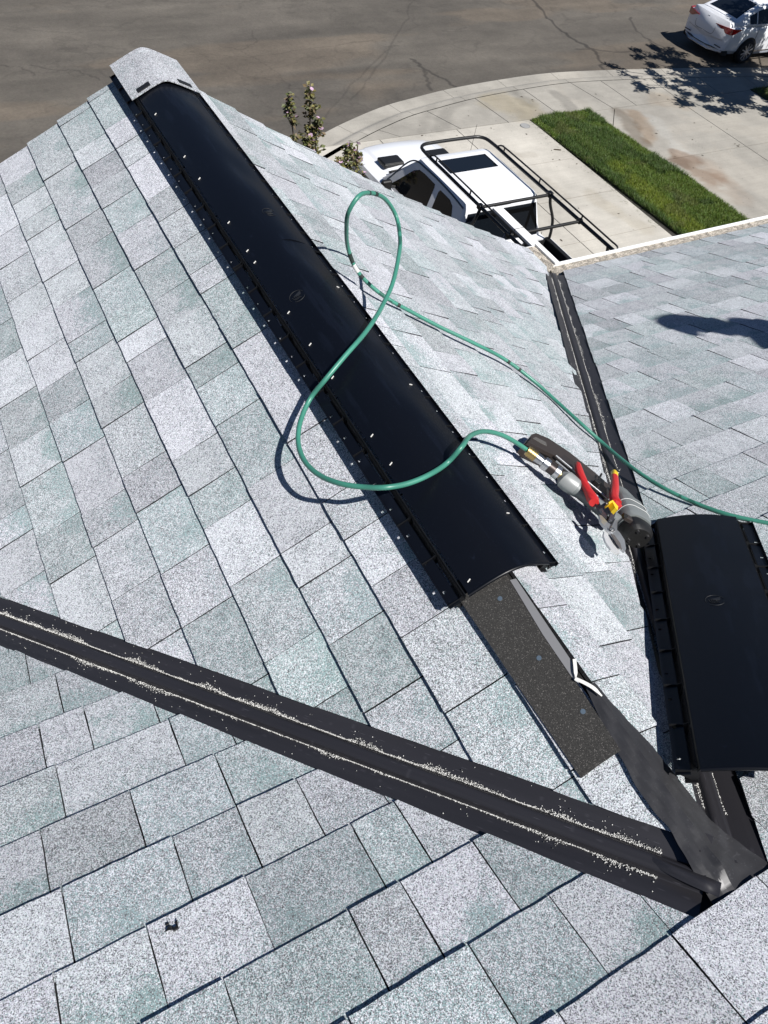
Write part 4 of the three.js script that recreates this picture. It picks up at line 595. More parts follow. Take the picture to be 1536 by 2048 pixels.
// ------------------------------------------------------------------ sedan (tail towards us, nose along +x)
{
  const t = thing('sedan', 'white sedan parked at the far kerb in dappled tree shade, seen from behind', 'car', V(20.42, G - 0.105, -17.84));
  // rings across the car (z,y) at stations along x
  const half = (w, yb, belt, top, tw) => [[w * 0.86, yb], [w * 0.97, yb + 0.12], [w, lerp(yb, belt, 0.55)], [w * 0.985, belt - 0.08], [w * 0.95, belt], [w * 0.86, belt + 0.025], [tw, top - 0.015], [tw * 0.6, top], [0, top + 0.004]];
  const ring = (x, w, yb, belt, top, tw, xo = null) => { const h = half(w, yb, belt, top, tw), R = h.map((q, i) => V(x + (xo ? xo(q[1], q[0]) : 0), q[1], q[0])); return [...R, ...R.slice(0, -1).reverse().map(q => V(q.x, q.y, -q.z)), V(x, yb - 0.02, -w * 0.5), V(x, yb - 0.02, w * 0.5)]; };
  const bow = k => (y, z) => k * 0.12 * (z / 0.9) ** 2;
  const S = [[0.02, 0.80, 0.30, 0.60, 0.64, 0.5, bow(2.0)], [0.0, 0.86, 0.33, 0.72, 0.80, 0.6, bow(2.2)], [0.05, 0.895, 0.32, 0.86, 1.00, 0.68, bow(1.8)], [0.13, 0.91, 0.30, 0.93, 1.095, 0.72, bow(1.1)], [0.22, 0.92, 0.29, 0.95, 1.09, 0.73, bow(0.6)], [0.6, 0.93, 0.24, 0.95, 1.07, 0.74], [1.1, 0.935, 0.22, 0.94, 1.055, 0.76], [1.8, 0.935, 0.20, 0.93, 1.04, 0.78], [2.6, 0.935, 0.20, 0.92, 1.02, 0.78], [3.4, 0.93, 0.20, 0.90, 0.99, 0.76], [4.0, 0.92, 0.22, 0.86, 0.93, 0.72], [4.5, 0.88, 0.25, 0.78, 0.82, 0.66], [4.80, 0.74, 0.30, 0.64, 0.68, 0.5], [4.85, 0.6, 0.34, 0.56, 0.60, 0.4]];
  mesh('body', loft(S.map(q => ring(...q)), true, true, 0.5), M.carpaint, t);
  const cab = (x, zb, zt, yt) => [V(x, 1.0, zb), V(x, lerp(1.0, yt, 0.55), lerp(zb, zt, 0.55)), V(x, yt - 0.02, zt), V(x, yt, zt * 0.85), V(x, yt + 0.012, 0), V(x, yt, -zt * 0.85), V(x, yt - 0.02, -zt), V(x, lerp(1.0, yt, 0.55), -lerp(zb, zt, 0.55)), V(x, 1.0, -zb)];
  const CS = [[0.52, 0.80, 0.74, 1.085], [0.75, 0.83, 0.70, 1.18], [1.0, 0.85, 0.665, 1.29], [1.35, 0.87, 0.64, 1.405], [1.7, 0.875, 0.63, 1.45], [2.3, 0.875, 0.63, 1.462], [2.8, 0.87, 0.64, 1.43], [3.15, 0.86, 0.66, 1.31], [3.55, 0.84, 0.70, 1.13], [3.75, 0.82, 0.72, 1.03]];
  mesh('cabin', loft(CS.map(q => cab(...q)), true, true, 0.5), M.carpaint, t);
  const csAt = x => { for (let i = 0; i + 1 < CS.length; i++) if (CS[i][0] <= x && CS[i + 1][0] >= x) { const k = (x - CS[i][0]) / (CS[i + 1][0] - CS[i][0]); return CS[i].map((q, j) => lerp(q, CS[i + 1][j], k)); } return CS[0]; };
  mesh('rear_window', sheet(12, 16, (u, v) => { const x = lerp(0.60, 1.36, v), c = csAt(x), z = lerp(-1, 1, u) * c[2] * lerp(0.90, 0.86, v); return V(x - 0.006, c[3] + 0.012 * (1 - Math.abs(2 * u - 1)) + 0.006 - 0.02 * smooth(0.8, 1, Math.abs(2 * u - 1)), z); }, 0.006), M.glass, t);
  mesh('windshield', sheet(8, 8, (u, v) => { const x = lerp(2.9, 3.6, v), c = csAt(x), z = lerp(-1, 1, u) * c[2] * 0.88; return V(x + 0.006, c[3] + 0.01, z); }, 0.006), M.glass, t);
  for (const s of [-1, 1]) {
    const sp = (x, y) => { const c = csAt(x), yt = c[3], k = Math.min(1, (y - 1.0) / Math.max(0.02, yt - 0.02 - 1.0)); return V(x, y, s * (lerp(c[1], c[2], k) + 0.014)); };
    const lo = x => 1.035, hi = x => csAt(x)[3] - 0.075;
    for (const [a, b, nm] of [[0.98, 1.24, 'quarter_window'], [1.29, 2.02, 'door_window'], [2.08, 3.0, 'door_window']]) mesh(nm, sheet(8, 4, (u, v) => { const x = lerp(a, b, u); return sp(x, lerp(lo(x), Math.max(lo(x) + 0.012, hi(x)), v)); }, 0.006), M.glass, t);
    mesh('chrome_strip', tube([0.92, 1.2, 1.6, 2.1, 2.6, 3.1].map(x => sp(x, 1.022)), 0.010, 30, 5), M.chrome, t);
    mesh('tail_light', [sheet(10, 4, (u, v) => { const z = lerp(0.36, 0.895, u), yt = lerp(0.955, 0.965, u), yb = lerp(0.935, 0.80, smooth(0, 0.8, u)); return V(0.036 + 0.267 * z * z, lerp(yb, yt, v), s * z); }, 0.02), sheet(8, 4, (u, v) => { const x = lerp(0.245, 0.60, u), yt = lerp(0.965, 0.945, u), yb = lerp(0.80, 0.935, u); return V(x, lerp(yb, yt, v), s * (0.912 + 0.034 * smooth(0, 0.4, u))); }, 0.02)], phys([0.30, 0.006, 0.010], 0.15, 0, { clearcoat: 1, clearcoatRoughness: 0.05 }), t);
    mesh('reflector', rbox(0.02, 0.025, 0.26, 0.10 + 0.04, 0.44, s * 0.66, 0.008).rotateY(0), std([0.02, 0.02, 0.03], 0.4), t);
    mesh('wheel_arch', new THREE.CylinderGeometry(0.372, 0.372, 0.10, 32).rotateX(Math.PI / 2).translate(1.14, 0.335, s * 0.892), M.black, t); mesh('wheel_arch', new THREE.CylinderGeometry(0.372, 0.372, 0.10, 32).rotateX(Math.PI / 2).translate(3.95, 0.335, s * 0.87), M.black, t);
    mesh('mirror', rbox(0.12, 0.12, 0.18, 2.95, 1.06, s * 1.02, 0.04, 3), M.carpaint, t); mesh('door_seam', [1.35, 2.06, 3.05].map(x => box(0.008, 0.6, 0.006, x, 0.66, s * 0.9345)), M.rubber, t); mesh('door_handle', [1.48, 2.25].map(x => rbox(0.17, 0.03, 0.025, x, 0.88, s * 0.935, 0.01)), M.carpaint, t);
    mesh('sill', rbox(2.2, 0.05, 0.03, 2.5, 0.26, s * 0.93, 0.01), std([0.25, 0.27, 0.3], 0.4), t);
  }
  mesh('bumper_valance', loft([[0.035, 0.80], [0.02, 0.86], [0.2, 0.90]].map(([x, w]) => [V(x + 0.22, 0.24, w), V(x + 0.20, 0.36, w * 0.985), V(x, 0.37, w * 0.5), V(x - 0.01, 0.37, 0), V(x, 0.37, -w * 0.5), V(x + 0.20, 0.36, -w * 0.985), V(x + 0.22, 0.24, -w), V(x + 0.05, 0.22, 0)]), true, true, 0.3), M.black, t);
  mesh('trunk_seam', [tube([V(0.105, 0.97, 0.36), V(0.055, 0.80, 0.40), V(0.045, 0.68, 0.36), V(0.02, 0.67, 0), V(0.045, 0.68, -0.36), V(0.055, 0.80, -0.40), V(0.105, 0.97, -0.36)], 0.004, 40, 5)], M.rubber, t);
  const pl = mesh('licence_plate', rbox(0.012, 0.15, 0.31, -0.004, 0.765, 0, 0.006).rotateZ(-0.12), std([0.62, 0.64, 0.66], 0.5), t); const ch = []; for (let i = 0; i < 6; i++) ch.push(box(0.004, 0.055, 0.026, -0.0035 - 0.010, 0.76, -0.10 + i * 0.04).rotateZ(-0.12)); mesh('plate_lettering', ch, std([0.03, 0.06, 0.16], 0.6), t);
  mesh('badge', new THREE.TorusGeometry(0.045, 0.008, 6, 20).scale(1.4, 1, 1).rotateY(Math.PI / 2).translate(0.075, 0.99, 0), M.chrome, t);
  for (const [x, z] of [[1.14, 0.86], [1.14, -0.86], [3.95, 0.84], [3.95, -0.84]]) wheelZ(t, x, 0.33, z, 0.33, 0.22, 10);
}
function wheelZ(t, x, y, z, r, w, spokes) {
  const s = Math.sign(z), wh = part('wheel', t), put = g => g.translate(x, y, z + s * 0.03);
  mesh('tyre', put(new THREE.LatheGeometry([[r * 0.70, -w / 2], [r * 0.92, -w / 2], [r, -w * 0.3], [r, w * 0.3], [r * 0.92, w / 2], [r * 0.70, w / 2]].map(q => new THREE.Vector2(q[0], q[1])), 40).rotateX(Math.PI / 2)), M.rubber, wh);
  const rim = [put(new THREE.LatheGeometry([[r * 0.72, -w / 2], [r * 0.72, w / 2], [r * 0.67, w * 0.46], [r * 0.66, -w * 0.4]].map(q => new THREE.Vector2(q[0], q[1])), 36).rotateX(Math.PI / 2)), put(rod(V(0, 0, s * w * 0.3), V(0, 0, s * w * 0.46), r * 0.14))]; for (let i = 0; i < spokes; i++) rim.push(put(rbox(r * 0.10, r * 0.58, 0.02, 0, r * 0.40, s * w * 0.42, 0.008).rotateZ(i / spokes * Math.PI * 2))); mesh('rim', rim, std([0.5, 0.5, 0.52], 0.3, 0.8), wh); mesh('brake_disc', put(rod(V(0, 0, s * w * 0.1), V(0, 0, s * w * 0.15), r * 0.5)), M.black, wh);
}
// ------------------------------------------------------------------ shrubs in the front yard, tree beyond the frame
function leafMesh(parent, name, mat, spots, size, seed, colors, kind = true) {
  const g = new THREE.BufferGeometry(); g.setAttribute('position', new THREE.Float32BufferAttribute([0, 0, 0, 0.35, 0.08, 0.45, 0, 0, 1, 0, 0, 0, 0, 0, 1, -0.35, 0.08, 0.45], 3)); g.computeVertexNormals();
  const m = new THREE.InstancedMesh(g, mat, spots.length), R = rng(seed), e = new THREE.Euler(), q = new THREE.Quaternion(), mt = new THREE.Matrix4(), c = new THREE.Color();
  spots.forEach((p, i) => { e.set((R() - 0.5) * 2.2, R() * 6.28, (R() - 0.5) * 1.6); q.setFromEuler(e); const s = size * (0.6 + 0.8 * R()); m.setMatrixAt(i, mt.compose(p, q, V(s, s, s))); const k = colors[Math.floor(R() * colors.length)], b = 0.75 + 0.5 * R(); m.setColorAt(i, c.setRGB(k[0] * b, k[1] * b, k[2] * b)); });
  m.name = name; m.castShadow = m.receiveShadow = true; parent.add(m); if (kind) m.userData.kind = 'stuff'; return m;
}
const leafMat = new THREE.MeshPhysicalMaterial({ roughness: 0.6, side: THREE.DoubleSide, transmission: 0.25, thickness: 0 });
function shrub(label, base, shoots, seed) { // shoots: [dx, dz, height, spread, leaves, flowers]
  const t = thing('flowering_shrub', label, 'shrub', base, 0, 'flowering shrubs in the front yard'); const R = rng(seed), stems = [], leaves = [], fl = [];
  for (const [dx, dz, h, sp, nl, nf, y0] of shoots) {
    const top = V(dx, h, dz), c = new THREE.CatmullRomCurve3([V(dx * 0.3, 0, dz * 0.3), V(dx * 0.7 + (R() - 0.5) * 0.1, h * 0.5, dz * 0.7), top]); stems.push(new THREE.TubeGeometry(c, 14, 0.012, 5));
    for (let k = 0; k < nl / 14; k++) { const u = lerp(y0, 1, Math.pow(R(), 0.75)), p = c.getPoint(u), a = R() * 6.28, L = sp * (1.08 - u) * (0.35 + 0.75 * R()) + 0.03, q = p.clone().add(V(Math.cos(a) * L, 0.12 * R() + L * 0.35, Math.sin(a) * L)); stems.push(rod(p, q, 0.004, 0.002, 4)); for (let i = 0; i < 14; i++) { const w = Math.pow(R(), 0.6); leaves.push(p.clone().lerp(q, w).add(V((R() - 0.5) * 0.09, (R() - 0.5) * 0.09, (R() - 0.5) * 0.09))); } if (R() < nf) fl.push(q.clone().add(V((R() - 0.5) * 0.05, 0.02, (R() - 0.5) * 0.05))); }
    fl.push(top.clone().add(V(0.01, 0.03, 0)));
  }
  mesh('stem', stems, std([0.09, 0.065, 0.04], 0.9), t); leafMesh(t, 'foliage', leafMat, leaves, 0.075, seed + 1, [[0.13, 0.125, 0.026], [0.07, 0.085, 0.018], [0.17, 0.15, 0.045], [0.05, 0.055, 0.018], [0.14, 0.10, 0.05]]);
  const pet = new THREE.BufferGeometry(); { const pos = []; for (let i = 0; i < 5; i++) { const a = i * 1.2566, w = 0.55; pos.push(0, 0, 0, Math.cos(a - w), 0.35, Math.sin(a - w), Math.cos(a + w), 0.35, Math.sin(a + w)); } pet.setAttribute('position', new THREE.Float32BufferAttribute(pos, 3)); pet.computeVertexNormals(); }
  const pm = new THREE.MeshPhysicalMaterial({ color: new THREE.Color().setRGB(0.62, 0.42, 0.58), roughness: 0.7, side: THREE.DoubleSide, transmission: 0.3, thickness: 0 });
  fl.forEach(p => { const m = new THREE.Mesh(pet, pm); m.name = 'flower'; const s = 0.028 + 0.024 * R(); m.scale.setScalar(s); m.rotation.set((R() - 0.5) * 1.6, R() * 6, (R() - 0.5) * 1.6); m.position.copy(p); m.castShadow = true; t.add(m); });
}
{
  const a = atY(622, 176, G + 2.35), b = atY(697, 286, G + 1.55);
  const c = atY(578, 196, G + 2.35);
  shrub('tall flowering shrub with pink blooms and a thin side shoot above the roof edge', V(a.x, G, a.z), [[0, 0, 2.3, 0.38, 460, 0.12, 0.25], [0.10, 0.1, 1.85, 0.36, 360, 0.14, 0.2], [-0.08, 0.2, 1.6, 0.40, 400, 0.3, 0.2], [c.x - a.x, c.z - a.z, 2.3, 0.16, 330, 0.45, 0.3]], 61);
  shrub('low flowering shrub just left of the truck hood, behind the roof edge', V(b.x, G, b.z), [[0, 0, 1.5, 0.42, 560, 0.35, 0.3], [0.22, -0.05, 1.45, 0.3, 260, 0.4, 0.3], [-0.2, 0.1, 1.25, 0.4, 400, 0.3, 0.3]], 62);
}
{
  const t = thing('yard_tree', 'leafy tree just outside the right edge, seen by its dappled shadow over the kerb', 'tree', V(21.7, G, -13.0)); const R = rng(91);
  const limbs = [], leaves = []; const tr = new THREE.CatmullRomCurve3([V(0, 0, 0), V(0.1, 1.2, 0.05), V(0.05, 2.4, -0.1), V(-0.1, 3.6, 0)]);
  const trunk = gridGeo(12, 14, (u, v) => { const p = tr.getPoint(v), r = lerp(0.17, 0.07, v) * (1 + 0.5 * Math.exp(-v * 14)); const a = -u * 6.2832; return V(p.x + r * Math.cos(a), p.y, p.z + r * Math.sin(a)); });
  for (let k = 0; k < 46; k++) { const u = lerp(0.6, 1, R()), p = tr.getPoint(u), a = R() * 6.28, L = 1.3 + 1.7 * R(), stretch = Math.cos(a) < 0 ? 1.3 : 1; const q = p.clone().add(V(Math.cos(a) * L * stretch, 0.5 + 1.5 * R(), Math.sin(a) * L)); limbs.push(rod(p, q, 0.04, 0.012, 6)); for (let j = 0; j < 7; j++) { const w = lerp(0.35, 1.05, R()), s = p.clone().lerp(q, w), e = s.clone().add(V((R() - 0.5) * 1.1, (R() - 0.3) * 0.7, (R() - 0.5) * 1.1)); limbs.push(rod(s, e, 0.010, 0.004, 4)); for (let i = 0; i < 120; i++) leaves.push(s.clone().lerp(e, Math.pow(R(), 0.5)).add(V((R() - 0.5) * 0.28, (R() - 0.5) * 0.22, (R() - 0.5) * 0.28))); } }
  mesh('trunk', trunk, std([0.10, 0.075, 0.055], 0.95), t); mesh('limb', limbs, std([0.09, 0.07, 0.05], 0.95), t); leafMesh(t, 'crown', leafMat, leaves, 0.10, 92, [[0.05, 0.085, 0.022], [0.065, 0.10, 0.03], [0.035, 0.06, 0.018]]);
}
// ------------------------------------------------------------------ air hose
function planeMix(x, y, h) { const F = h.F; return at(x, y, F, h.h); }
{
  const RV = { n: V(0, 1, 0) }; // over the vent heights are given above the level of the ridge
  const H = (x, y, F, h) => at(x, y, F, h);
  const pts = [H(1058, 903, GR, 0.050), H(1035, 887, GR, 0.056), H(1003, 870, GR, 0.064), H(968, 863, GR, 0.072), H(940, 872, GR, 0.078), H(922, 895, GR, 0.082), H(895, 925, RV, 0.036), H(855, 951, RV, 0.048), H(812, 968, RV, 0.052), H(770, 975, RV, 0.058), H(725, 974, GL, 0.125), H(680, 967, GL, 0.128), H(640, 951, GL, 0.115), H(612, 926, GL, 0.10), H(598, 895, GL, 0.085), H(597, 862, GL, 0.066), H(605, 830, GL, 0.055), H(622, 795, GL, 0.052), H(650, 760, RV, 0.020), H(690, 712, RV, 0.052), H(725, 672, RV, 0.062), H(748, 640, GR, 0.085), H(768, 605, GR, 0.10), H(784, 570, GR, 0.13), H(796, 520, GR, 0.17), H(800, 475, GR, 0.20), H(792, 432, GR, 0.23), H(772, 400, GR, 0.26), H(742, 386, GR, 0.27), H(715, 395, GR, 0.26), H(698, 422, GR, 0.22), H(693, 458, GR, 0.16), H(697, 500, GR, 0.095), H(712, 538, GR, 0.055), H(740, 570, GR, 0.034), H(775, 597, GR, 0.024), H(825, 625, GR, 0.020), H(880, 654, GR, 0.020), H(945, 685, GR, 0.026), H(1010, 719, GR, 0.024), H(1070, 764, GR, 0.016), H(1108, 798, GR, 0.014), H(1165, 850, GR, 0.024), H(1205, 886, MR, 0.040), H(1260, 932, MR, 0.040), H(1320, 972, MR, 0.030), H(1390, 1006, MR, 0.014), H(1460, 1030, MR, 0.010), H(1545, 1048, MR, 0.009), H(1640, 1065, MR, 0.009), H(1760, 1075, MR, 0.009)];
  const c = new THREE.CatmullRomCurve3(pts, false, 'centripetal'); const t = thing('air_hose', 'green rubber air hose looping over the ridge vent and across the valley', 'hose');
  const r = 0.0061; mesh('hose', new THREE.TubeGeometry(c, 520, r, 12, false), M.hose, t);
  const wearAt = [[0.463, 0.0022], [0.4735, 0.0012], [0.551, 0.0035], [0.566, 0.0015], [0.60, 0.0012], [0.702, 0.0012], [0.713, 0.001]];
  const wear = wearAt.map(([u, w]) => { const a = Math.max(0, u - w), b = Math.min(1, u + w); const sub = new THREE.CatmullRomCurve3(Array.from({ length: 6 }, (_, i) => c.getPointAt(lerp(a, b, i / 5)))); return new THREE.TubeGeometry(sub, 8, r + 0.0004, 9, false); });
  mesh('scuff', wear, M.hoseWear, t); mesh('tape', new THREE.TubeGeometry(new THREE.CatmullRomCurve3([0.556, 0.559, 0.562].map(u => c.getPointAt(u))), 6, r + 0.0006, 9, false), std([0.55, 0.56, 0.54], 0.8), t);
}
// ------------------------------------------------------------------ nail gun with coupler, snips
const fl = (a, b, k) => a.clone().lerp(b, k);
{
  const t = thing('nail_gun', 'pneumatic stapler with bronze magazine and grey head lying by the right valley', 'nail gun');
  const n = GR.n, A = at(1100, 896, GR, 0.022), Bp = at(1262, 1046, GR, 0.022); const X = Bp.clone().sub(A); X.addScaledVector(n, -X.dot(n)); const LEN = X.length(); X.normalize(); const Zv = X.clone().cross(n).normalize(); // Zv: towards the lower right? sideways
  const L = (x, y, z) => A.clone().addScaledVector(X, x).addScaledVector(n, y).addScaledVector(Zv, z);
  const sgn = at(1200, 960, GR, 0.022).sub(A).dot(Zv) > at(1170, 985, GR, 0.022).sub(A).dot(Zv) ? 1 : -1; // + = right hand side in the picture
  const Q = (px, py, h) => at(px, py, GR, h);
  // magazine: long box with bevelled nose
  const mag = (h0, h1, P4) => slab(P4.map(q => Q(q[0], q[1], h1)), n, h1 - h0);
  mesh('magazine', [mag(0.006, 0.046, [[1050, 886], [1063, 869], [1072, 866], [1098, 877], [1140, 905], [1190, 945], [1236, 985], [1215, 1008], [1160, 962], [1100, 912]]), mag(0.046, 0.056, [[1056, 884], [1066, 872], [1095, 884], [1128, 908], [1122, 916], [1092, 903]])], M.bronze, t);
  mesh('magazine_cover', [mag(0.046, 0.053, [[1102, 906], [1112, 898], [1150, 925], [1205, 968], [1228, 992], [1218, 1001], [1160, 956]])], std([0.022, 0.018, 0.017], 0.5), t);
  mesh('name_plate', mag(0.056, 0.0575, [[1066, 876], [1072, 874], [1092, 884], [1094, 892], [1082, 886]]), std([0.09, 0.085, 0.08], 0.4), t);
  mesh('guide_rod', [rod(Q(1112, 911, 0.060), Q(1222, 1002, 0.060), 0.0026), rod(Q(1112, 922, 0.050), Q(1216, 1010, 0.052), 0.0028)], M.chrome, t);
  mesh('latch', [rbox(0.018, 0.016, 0.022, 0, 0, 0, 0.003).applyMatrix4(basis(X, n, Zv, Q(1193, 966, 0.060))), rod(Q(1196, 960, 0.06), Q(1203, 948, 0.062), 0.003)], M.black, t);
  // handle: pale cap narrowing into the grip
  const hc = [[1122, 950, 0.050, 0.012], [1129, 958, 0.050, 0.024], [1138, 966, 0.050, 0.0245], [1150, 975, 0.050, 0.0225], [1162, 984, 0.050, 0.019], [1180, 1000, 0.050, 0.0175], [1205, 1020, 0.050, 0.0185], [1232, 1046, 0.050, 0.022]];
  const ringAt = ([x, y, h, r], i) => { const c = Q(x, y, h), d = Q(hc[Math.min(i + 1, hc.length - 1)][0], hc[Math.min(i + 1, hc.length - 1)][1], h).sub(Q(hc[Math.max(i - 1, 0)][0], hc[Math.max(i - 1, 0)][1], h)).normalize(), s = d.clone().cross(n).normalize(); return Array.from({ length: 16 }, (_, k) => { const a = k / 16 * 6.2832; return c.clone().addScaledVector(s, r * Math.cos(a)).addScaledVector(n, r * 1.05 * Math.sin(a)); }); };
  mesh('handle', loft(hc.slice(0, 4).map(ringAt), true, true, 0.7), M.toolLight, t); mesh('grip', loft(hc.map(ringAt).slice(3), true, true, 0.7), M.toolGrey, t);
  // head: bulging cylinder with ribs and black bumper
  const h0 = Q(1238, 996, 0.052), h1 = Q(1272, 1068, 0.052), hd = h1.clone().sub(h0), hl = hd.length(); hd.normalize(); const hs = hd.clone().cross(n).normalize();
  const hr = (k, r, sq) => Array.from({ length: 24 }, (_, i) => { const a = i / 24 * 6.2832, c = Math.cos(a), s = Math.sin(a), e = Math.pow(Math.pow(Math.abs(c), sq) + Math.pow(Math.abs(s), sq), -1 / sq); return h0.clone().addScaledVector(hd, k * hl).addScaledVector(hs, r * e * c * 1.1).addScaledVector(n, r * e * s); });
  mesh('head', loft([hr(-0.18, 0.020, 3), hr(-0.12, 0.026, 3), hr(0.02, 0.030, 3), hr(0.22, 0.036, 3), hr(0.30, 0.041, 3.5), hr(0.75, 0.042, 3.5), hr(0.84, 0.039, 3)], true, true, 0.6), M.toolGrey, t);
  mesh('trim_line', [0.45, 0.62].map(k => { const R = hr(k, 0.0428, 3.5); return new THREE.TubeGeometry(new THREE.CatmullRomCurve3(R, true), 48, 0.0009, 5, true); }), std([0.55, 0.56, 0.55], 0.5), t);
  mesh('bumper', loft([hr(0.84, 0.034, 3), hr(0.90, 0.037, 3), hr(1.05, 0.035, 3), hr(1.12, 0.029, 2.5)], true, true, 0.6), M.black, t);
  const bolts = []; for (const [i, r] of [[3, 0.024], [9, 0.024], [15, 0.024], [21, 0.024]]) { const a = i / 24 * 6.2832; const c = h0.clone().addScaledVector(hd, 1.12 * hl).addScaledVector(hs, r * Math.cos(a)).addScaledVector(n, r * Math.sin(a)); bolts.push(rod(c.clone().addScaledVector(hd, -0.01), c.clone().addScaledVector(hd, 0.004), 0.0042)); } mesh('bolt', bolts, M.steel, t);
  mesh('exhaust_port', [rbox(0.020, 0.012, 0.026, 0, 0, 0, 0.003).applyMatrix4(basis(hd, n, hs, Q(1254, 1036, 0.098)))], M.bronze, t); mesh('bolt', rod(Q(1252, 1032, 0.094), Q(1252, 1032, 0.107), 0.005), M.black, t);
  mesh('nose', [rbox(0.05, 0.03, 0.02, 0, 0, 0, 0.004).applyMatrix4(basis(hd, n, hs, Q(1236, 985, 0.04)))], M.bronze, t);
  // air fitting and coupler in one line
  const ax = (k, h = 0.053) => fl(Q(1056, 902, 0.051), Q(1127, 955, 0.051), k); const seg = (a, b, r, m, nm, f = 20) => mesh(nm, rod(ax(a), ax(b), r * 1.35, r * 1.35, f), m, t);
  seg(-0.02, 0.20, 0.0098, M.brass, 'hose_ferrule', 20); mesh('ferrule_ridge', [0.02, 0.08, 0.14, 0.19].map(k => rod(ax(k), ax(k + 0.022), 0.0150)), M.brass, t); seg(0.22, 0.36, 0.0105, M.steel, 'hex_nut', 6); seg(0.36, 0.42, 0.0085, M.chrome, 'coupler');
  seg(0.42, 0.56, 0.0128, M.chrome, 'coupler'); mesh('coupler_groove', [0.45, 0.50, 0.54].map(k => rod(ax(k), ax(k + 0.012), 0.0180)), M.steel, t); seg(0.56, 0.76, 0.0118, std([0.05, 0.04, 0.038], 0.4, 0.6), 'coupler'); seg(0.74, 0.86, 0.0132, M.chrome, 'coupler_sleeve'); seg(0.86, 0.98, 0.0075, M.brass, 'plug'); seg(0.95, 1.02, 0.0105, M.steel, 'hex_nut', 6);
}
{
  const t = thing('tin_snips', 'aviation tin snips with red and yellow grips resting on the nail gun', 'snips'); const n = GR.n, Q = (x, y, h) => at(x, y, GR, h);
  const grip = (list, mat, nm) => { const pts = list.map(q => Q(q[0], q[1], q[2])); const g = loft(pts.map((c, i) => { const d = pts[Math.min(i + 1, pts.length - 1)].clone().sub(pts[Math.max(0, i - 1)]).normalize(), s = d.clone().cross(n).normalize(), r = list[i][3]; return Array.from({ length: 14 }, (_, k) => { const a = k / 14 * 6.2832; return c.clone().addScaledVector(s, r * Math.cos(a)).addScaledVector(n, r * 0.85 * Math.sin(a)); }); }), true, true, 0.8); mesh(nm, g, mat, t); };
  const z3 = (x, y) => [1040 + x / 5.486, 860 + y / 5.486];
  grip([[...z3(632, 362), 0.072, 0.0045], [...z3(634, 378), 0.072, 0.0088], [...z3(645, 430), 0.072, 0.0111], [...z3(665, 500), 0.072, 0.0125], [...z3(700, 580), 0.072, 0.0123], [...z3(745, 665), 0.072, 0.0123], [...z3(780, 725), 0.072, 0.0154], [...z3(800, 765), 0.072, 0.0166], [...z3(812, 800), 0.072, 0.0137]], M.red, 'red_grip');
  grip([[...z3(1037, 452), 0.086, 0.0059], [...z3(1037, 470), 0.086, 0.0107], [...z3(1036, 520), 0.086, 0.0107]], M.yellow, 'grip_end'); grip([[...z3(1036, 512), 0.086, 0.0109], [...z3(1040, 560), 0.086, 0.0114], [...z3(1040, 640), 0.086, 0.0123], [...z3(1030, 720), 0.086, 0.0128], [...z3(1036, 765), 0.086, 0.0140], [...z3(1055, 800), 0.086, 0.0156]], M.red, 'red_grip');
  mesh('hole', rod(Q(...z3(1048, 478), 0.0865).addScaledVector(n, 0.0095), Q(...z3(1048, 478), 0.0865).addScaledVector(n, 0.0118), 0.0045), M.black, t);
  const flat = (list, h, th) => slab(list.map(q => Q(...z3(q[0], q[1]), h)), n, th);
  mesh('grip_guard', [flat([[975, 790], [1018, 768], [1078, 838], [1072, 880], [1045, 850], [1015, 790], [978, 812]], 0.104, 0.016)], M.yellow, t); mesh('red_guard', flat([[1055, 770], [1085, 780], [1125, 835], [1085, 850], [1040, 800]], 0.101, 0.012), M.red, t);
  mesh('lever', [flat([[828, 800], [862, 772], [925, 900], [1005, 985], [1010, 1030], [975, 1020], [890, 920]], 0.073, 0.005), flat([[1010, 850], [1052, 850], [1062, 880], [1030, 975], [1005, 1010], [975, 985]], 0.080, 0.005)], std([0.055, 0.06, 0.075], 0.4, 0.5), t);
  mesh('blade', [flat([[872, 930], [900, 940], [960, 1010], [1030, 1060], [1092, 1120], [1145, 1200], [1165, 1300], [1150, 1335], [1110, 1290], [1060, 1210], [1000, 1130], [930, 1060], [890, 1010]], 0.078, 0.006), flat([[1050, 965], [1070, 1000], [1065, 1090], [1040, 1110], [1000, 1080], [1015, 1040]], 0.084, 0.005)], std([0.55, 0.56, 0.57], 0.35, 0.85), t);
  mesh('lower_blade', flat([[925, 1110], [960, 1085], [1000, 1130], [1050, 1200], [1085, 1290], [1095, 1350], [1065, 1355], [1000, 1310], [945, 1235], [918, 1165]], 0.071, 0.005), std([0.72, 0.72, 0.71], 0.55, 0.6), t);
  mesh('wear_patch', flat([[1000, 1140], [1035, 1150], [1100, 1240], [1120, 1310], [1060, 1240]], 0.0795, 0.002), std([0.18, 0.16, 0.15], 0.5, 0.6), t);
  for (const [x, y, r, h] of [[1024, 1082, 0.0058, 0.0895], [1002, 992, 0.003, 0.0825], [1038, 862, 0.004, 0.085], [905, 892, 0.0022, 0.075]]) { const c = Q(...z3(x, y), h); mesh('pivot_bolt', rod(c.clone().addScaledVector(n, -0.006), c, r, r, 6), M.steel, t); }
}
